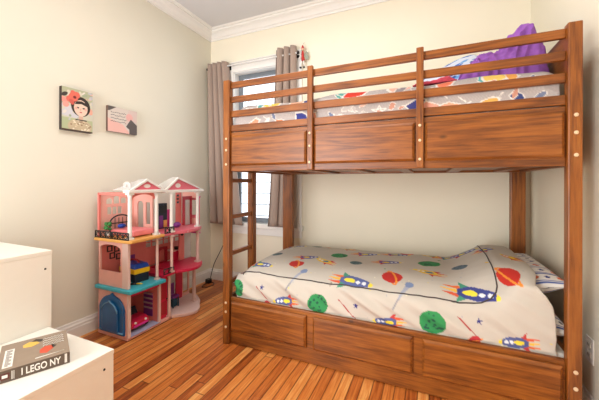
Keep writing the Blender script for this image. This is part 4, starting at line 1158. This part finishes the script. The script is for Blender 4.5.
ch = thing('toy_chair', 'tiny purple toy chair on the dollhouse porch', 'toy chair', (-2.06, 1.92, .0265))
build('seat', B(-2.085, -2.02, 1.885, 1.955, .105, .122), M_purp, ch, bevel=.004)
build('backrest', B(-2.09, -2.08, 1.885, 1.955, .122, .215), M_purp, ch, bevel=.004)
for x in (-2.078, -2.027):
    for y in (1.892, 1.948): build('leg', MB().lathe([(.006, .0265), (.006, .106)], (x, y, 0), 8), M_teal, ch)
build('foot_box', B(-2.072, -2.033, 1.898, 1.942, .03, .09), M_teal, ch)
cb_ = thing('toy_cabinet', 'dark toy cabinet with purple door behind the upper dollhouse balcony', 'toy cabinet', (-2.13, 1.857, .6905))
build('body', B(-2.15, -2.105, 1.815, 1.90, .6905, .90), M_navy, cb_, bevel=.003)
build('door', B(-2.105, -2.101, 1.82, 1.855, .70, .80), M_purp, cb_, bevel=.001)
build('drawer', B(-2.105, -2.101, 1.86, 1.895, .70, .76), M_oran, cb_, bevel=.001)
build('picture', B(-2.105, -2.102, 1.825, 1.89, .82, .885), M_black, cb_)
tag(build('toy_bag', MB().ball((-2.04, 1.945, .715), .028, sq=(1, 1.2, .85)), M_purp, None, loc=(-2.04, 1.945, .6905)), 'tiny purple toy bag on the coral floor of the dollhouse', 'toy bag')
tag(build('toy_pan', MB().lathe([(.001, .4725), (.018, .4725), (.022, .496), (.020, .496), (.016, .476), (.001, .476)], (-2.16, 2.055, 0), 14).tube([(-2.14, 2.055, .492), (-2.115, 2.055, .496)], .003, 6), M_black, None, loc=(-2.16, 2.055, .4725)), 'tiny black toy pan on the red dollhouse shelf', 'toy pan')

# ================================================================ LIGHT, CAMERA
w = bpy.data.worlds.new('daylight'); SC.world = w; w.use_nodes = True
bg = w.node_tree.nodes['Background']; bg.inputs['Color'].default_value = (0.90, 0.95, 1.0, 1); bg.inputs['Strength'].default_value = 2.6

def area(name, loc, rot, sx, sy, power, col):
    l = bpy.data.lights.new(name, 'AREA'); l.shape = 'RECTANGLE'; l.size = sx; l.size_y = sy; l.energy = power; l.color = col
    o = bpy.data.objects.new(name, l); COL.objects.link(o); o.location = loc; o.rotation_euler = rot; return o
area('ceiling_lamp', (-0.75, 1.25, 2.70), (0, 0, 0), 1.2, 1.2, 27, (1.0, 0.98, 0.95))
area('rear_fill_light', (-1.66, YF - 0.05, 1.05), (math.radians(90), 0, 0), 1.0, 1.95, 110, (0.97, 0.985, 1.0))  # added fill light behind the camera, brightens bed front and back wall

cam = bpy.data.cameras.new('camera'); co = bpy.data.objects.new('camera', cam); COL.objects.link(co)
cam.sensor_width = 36; cam.lens = 297.635 * 36 / 599; cam.shift_x = 0; cam.shift_y = -17.41 / 599; cam.clip_start = 0.02
co.matrix_world = Matrix.Translation((0, 0, 1.10)) @ Matrix.Rotation(0.4118, 4, 'Z') @ Matrix.Rotation(math.radians(90), 4, 'X') @ Matrix.Rotation(0.002, 4, 'Z')
SC.camera = co
vs_ = SC.view_settings
vs_.view_transform = 'Standard'; vs_.look = 'None'; vs_.exposure = -0.24; vs_.gamma = 1; vs_.use_curve_mapping = False
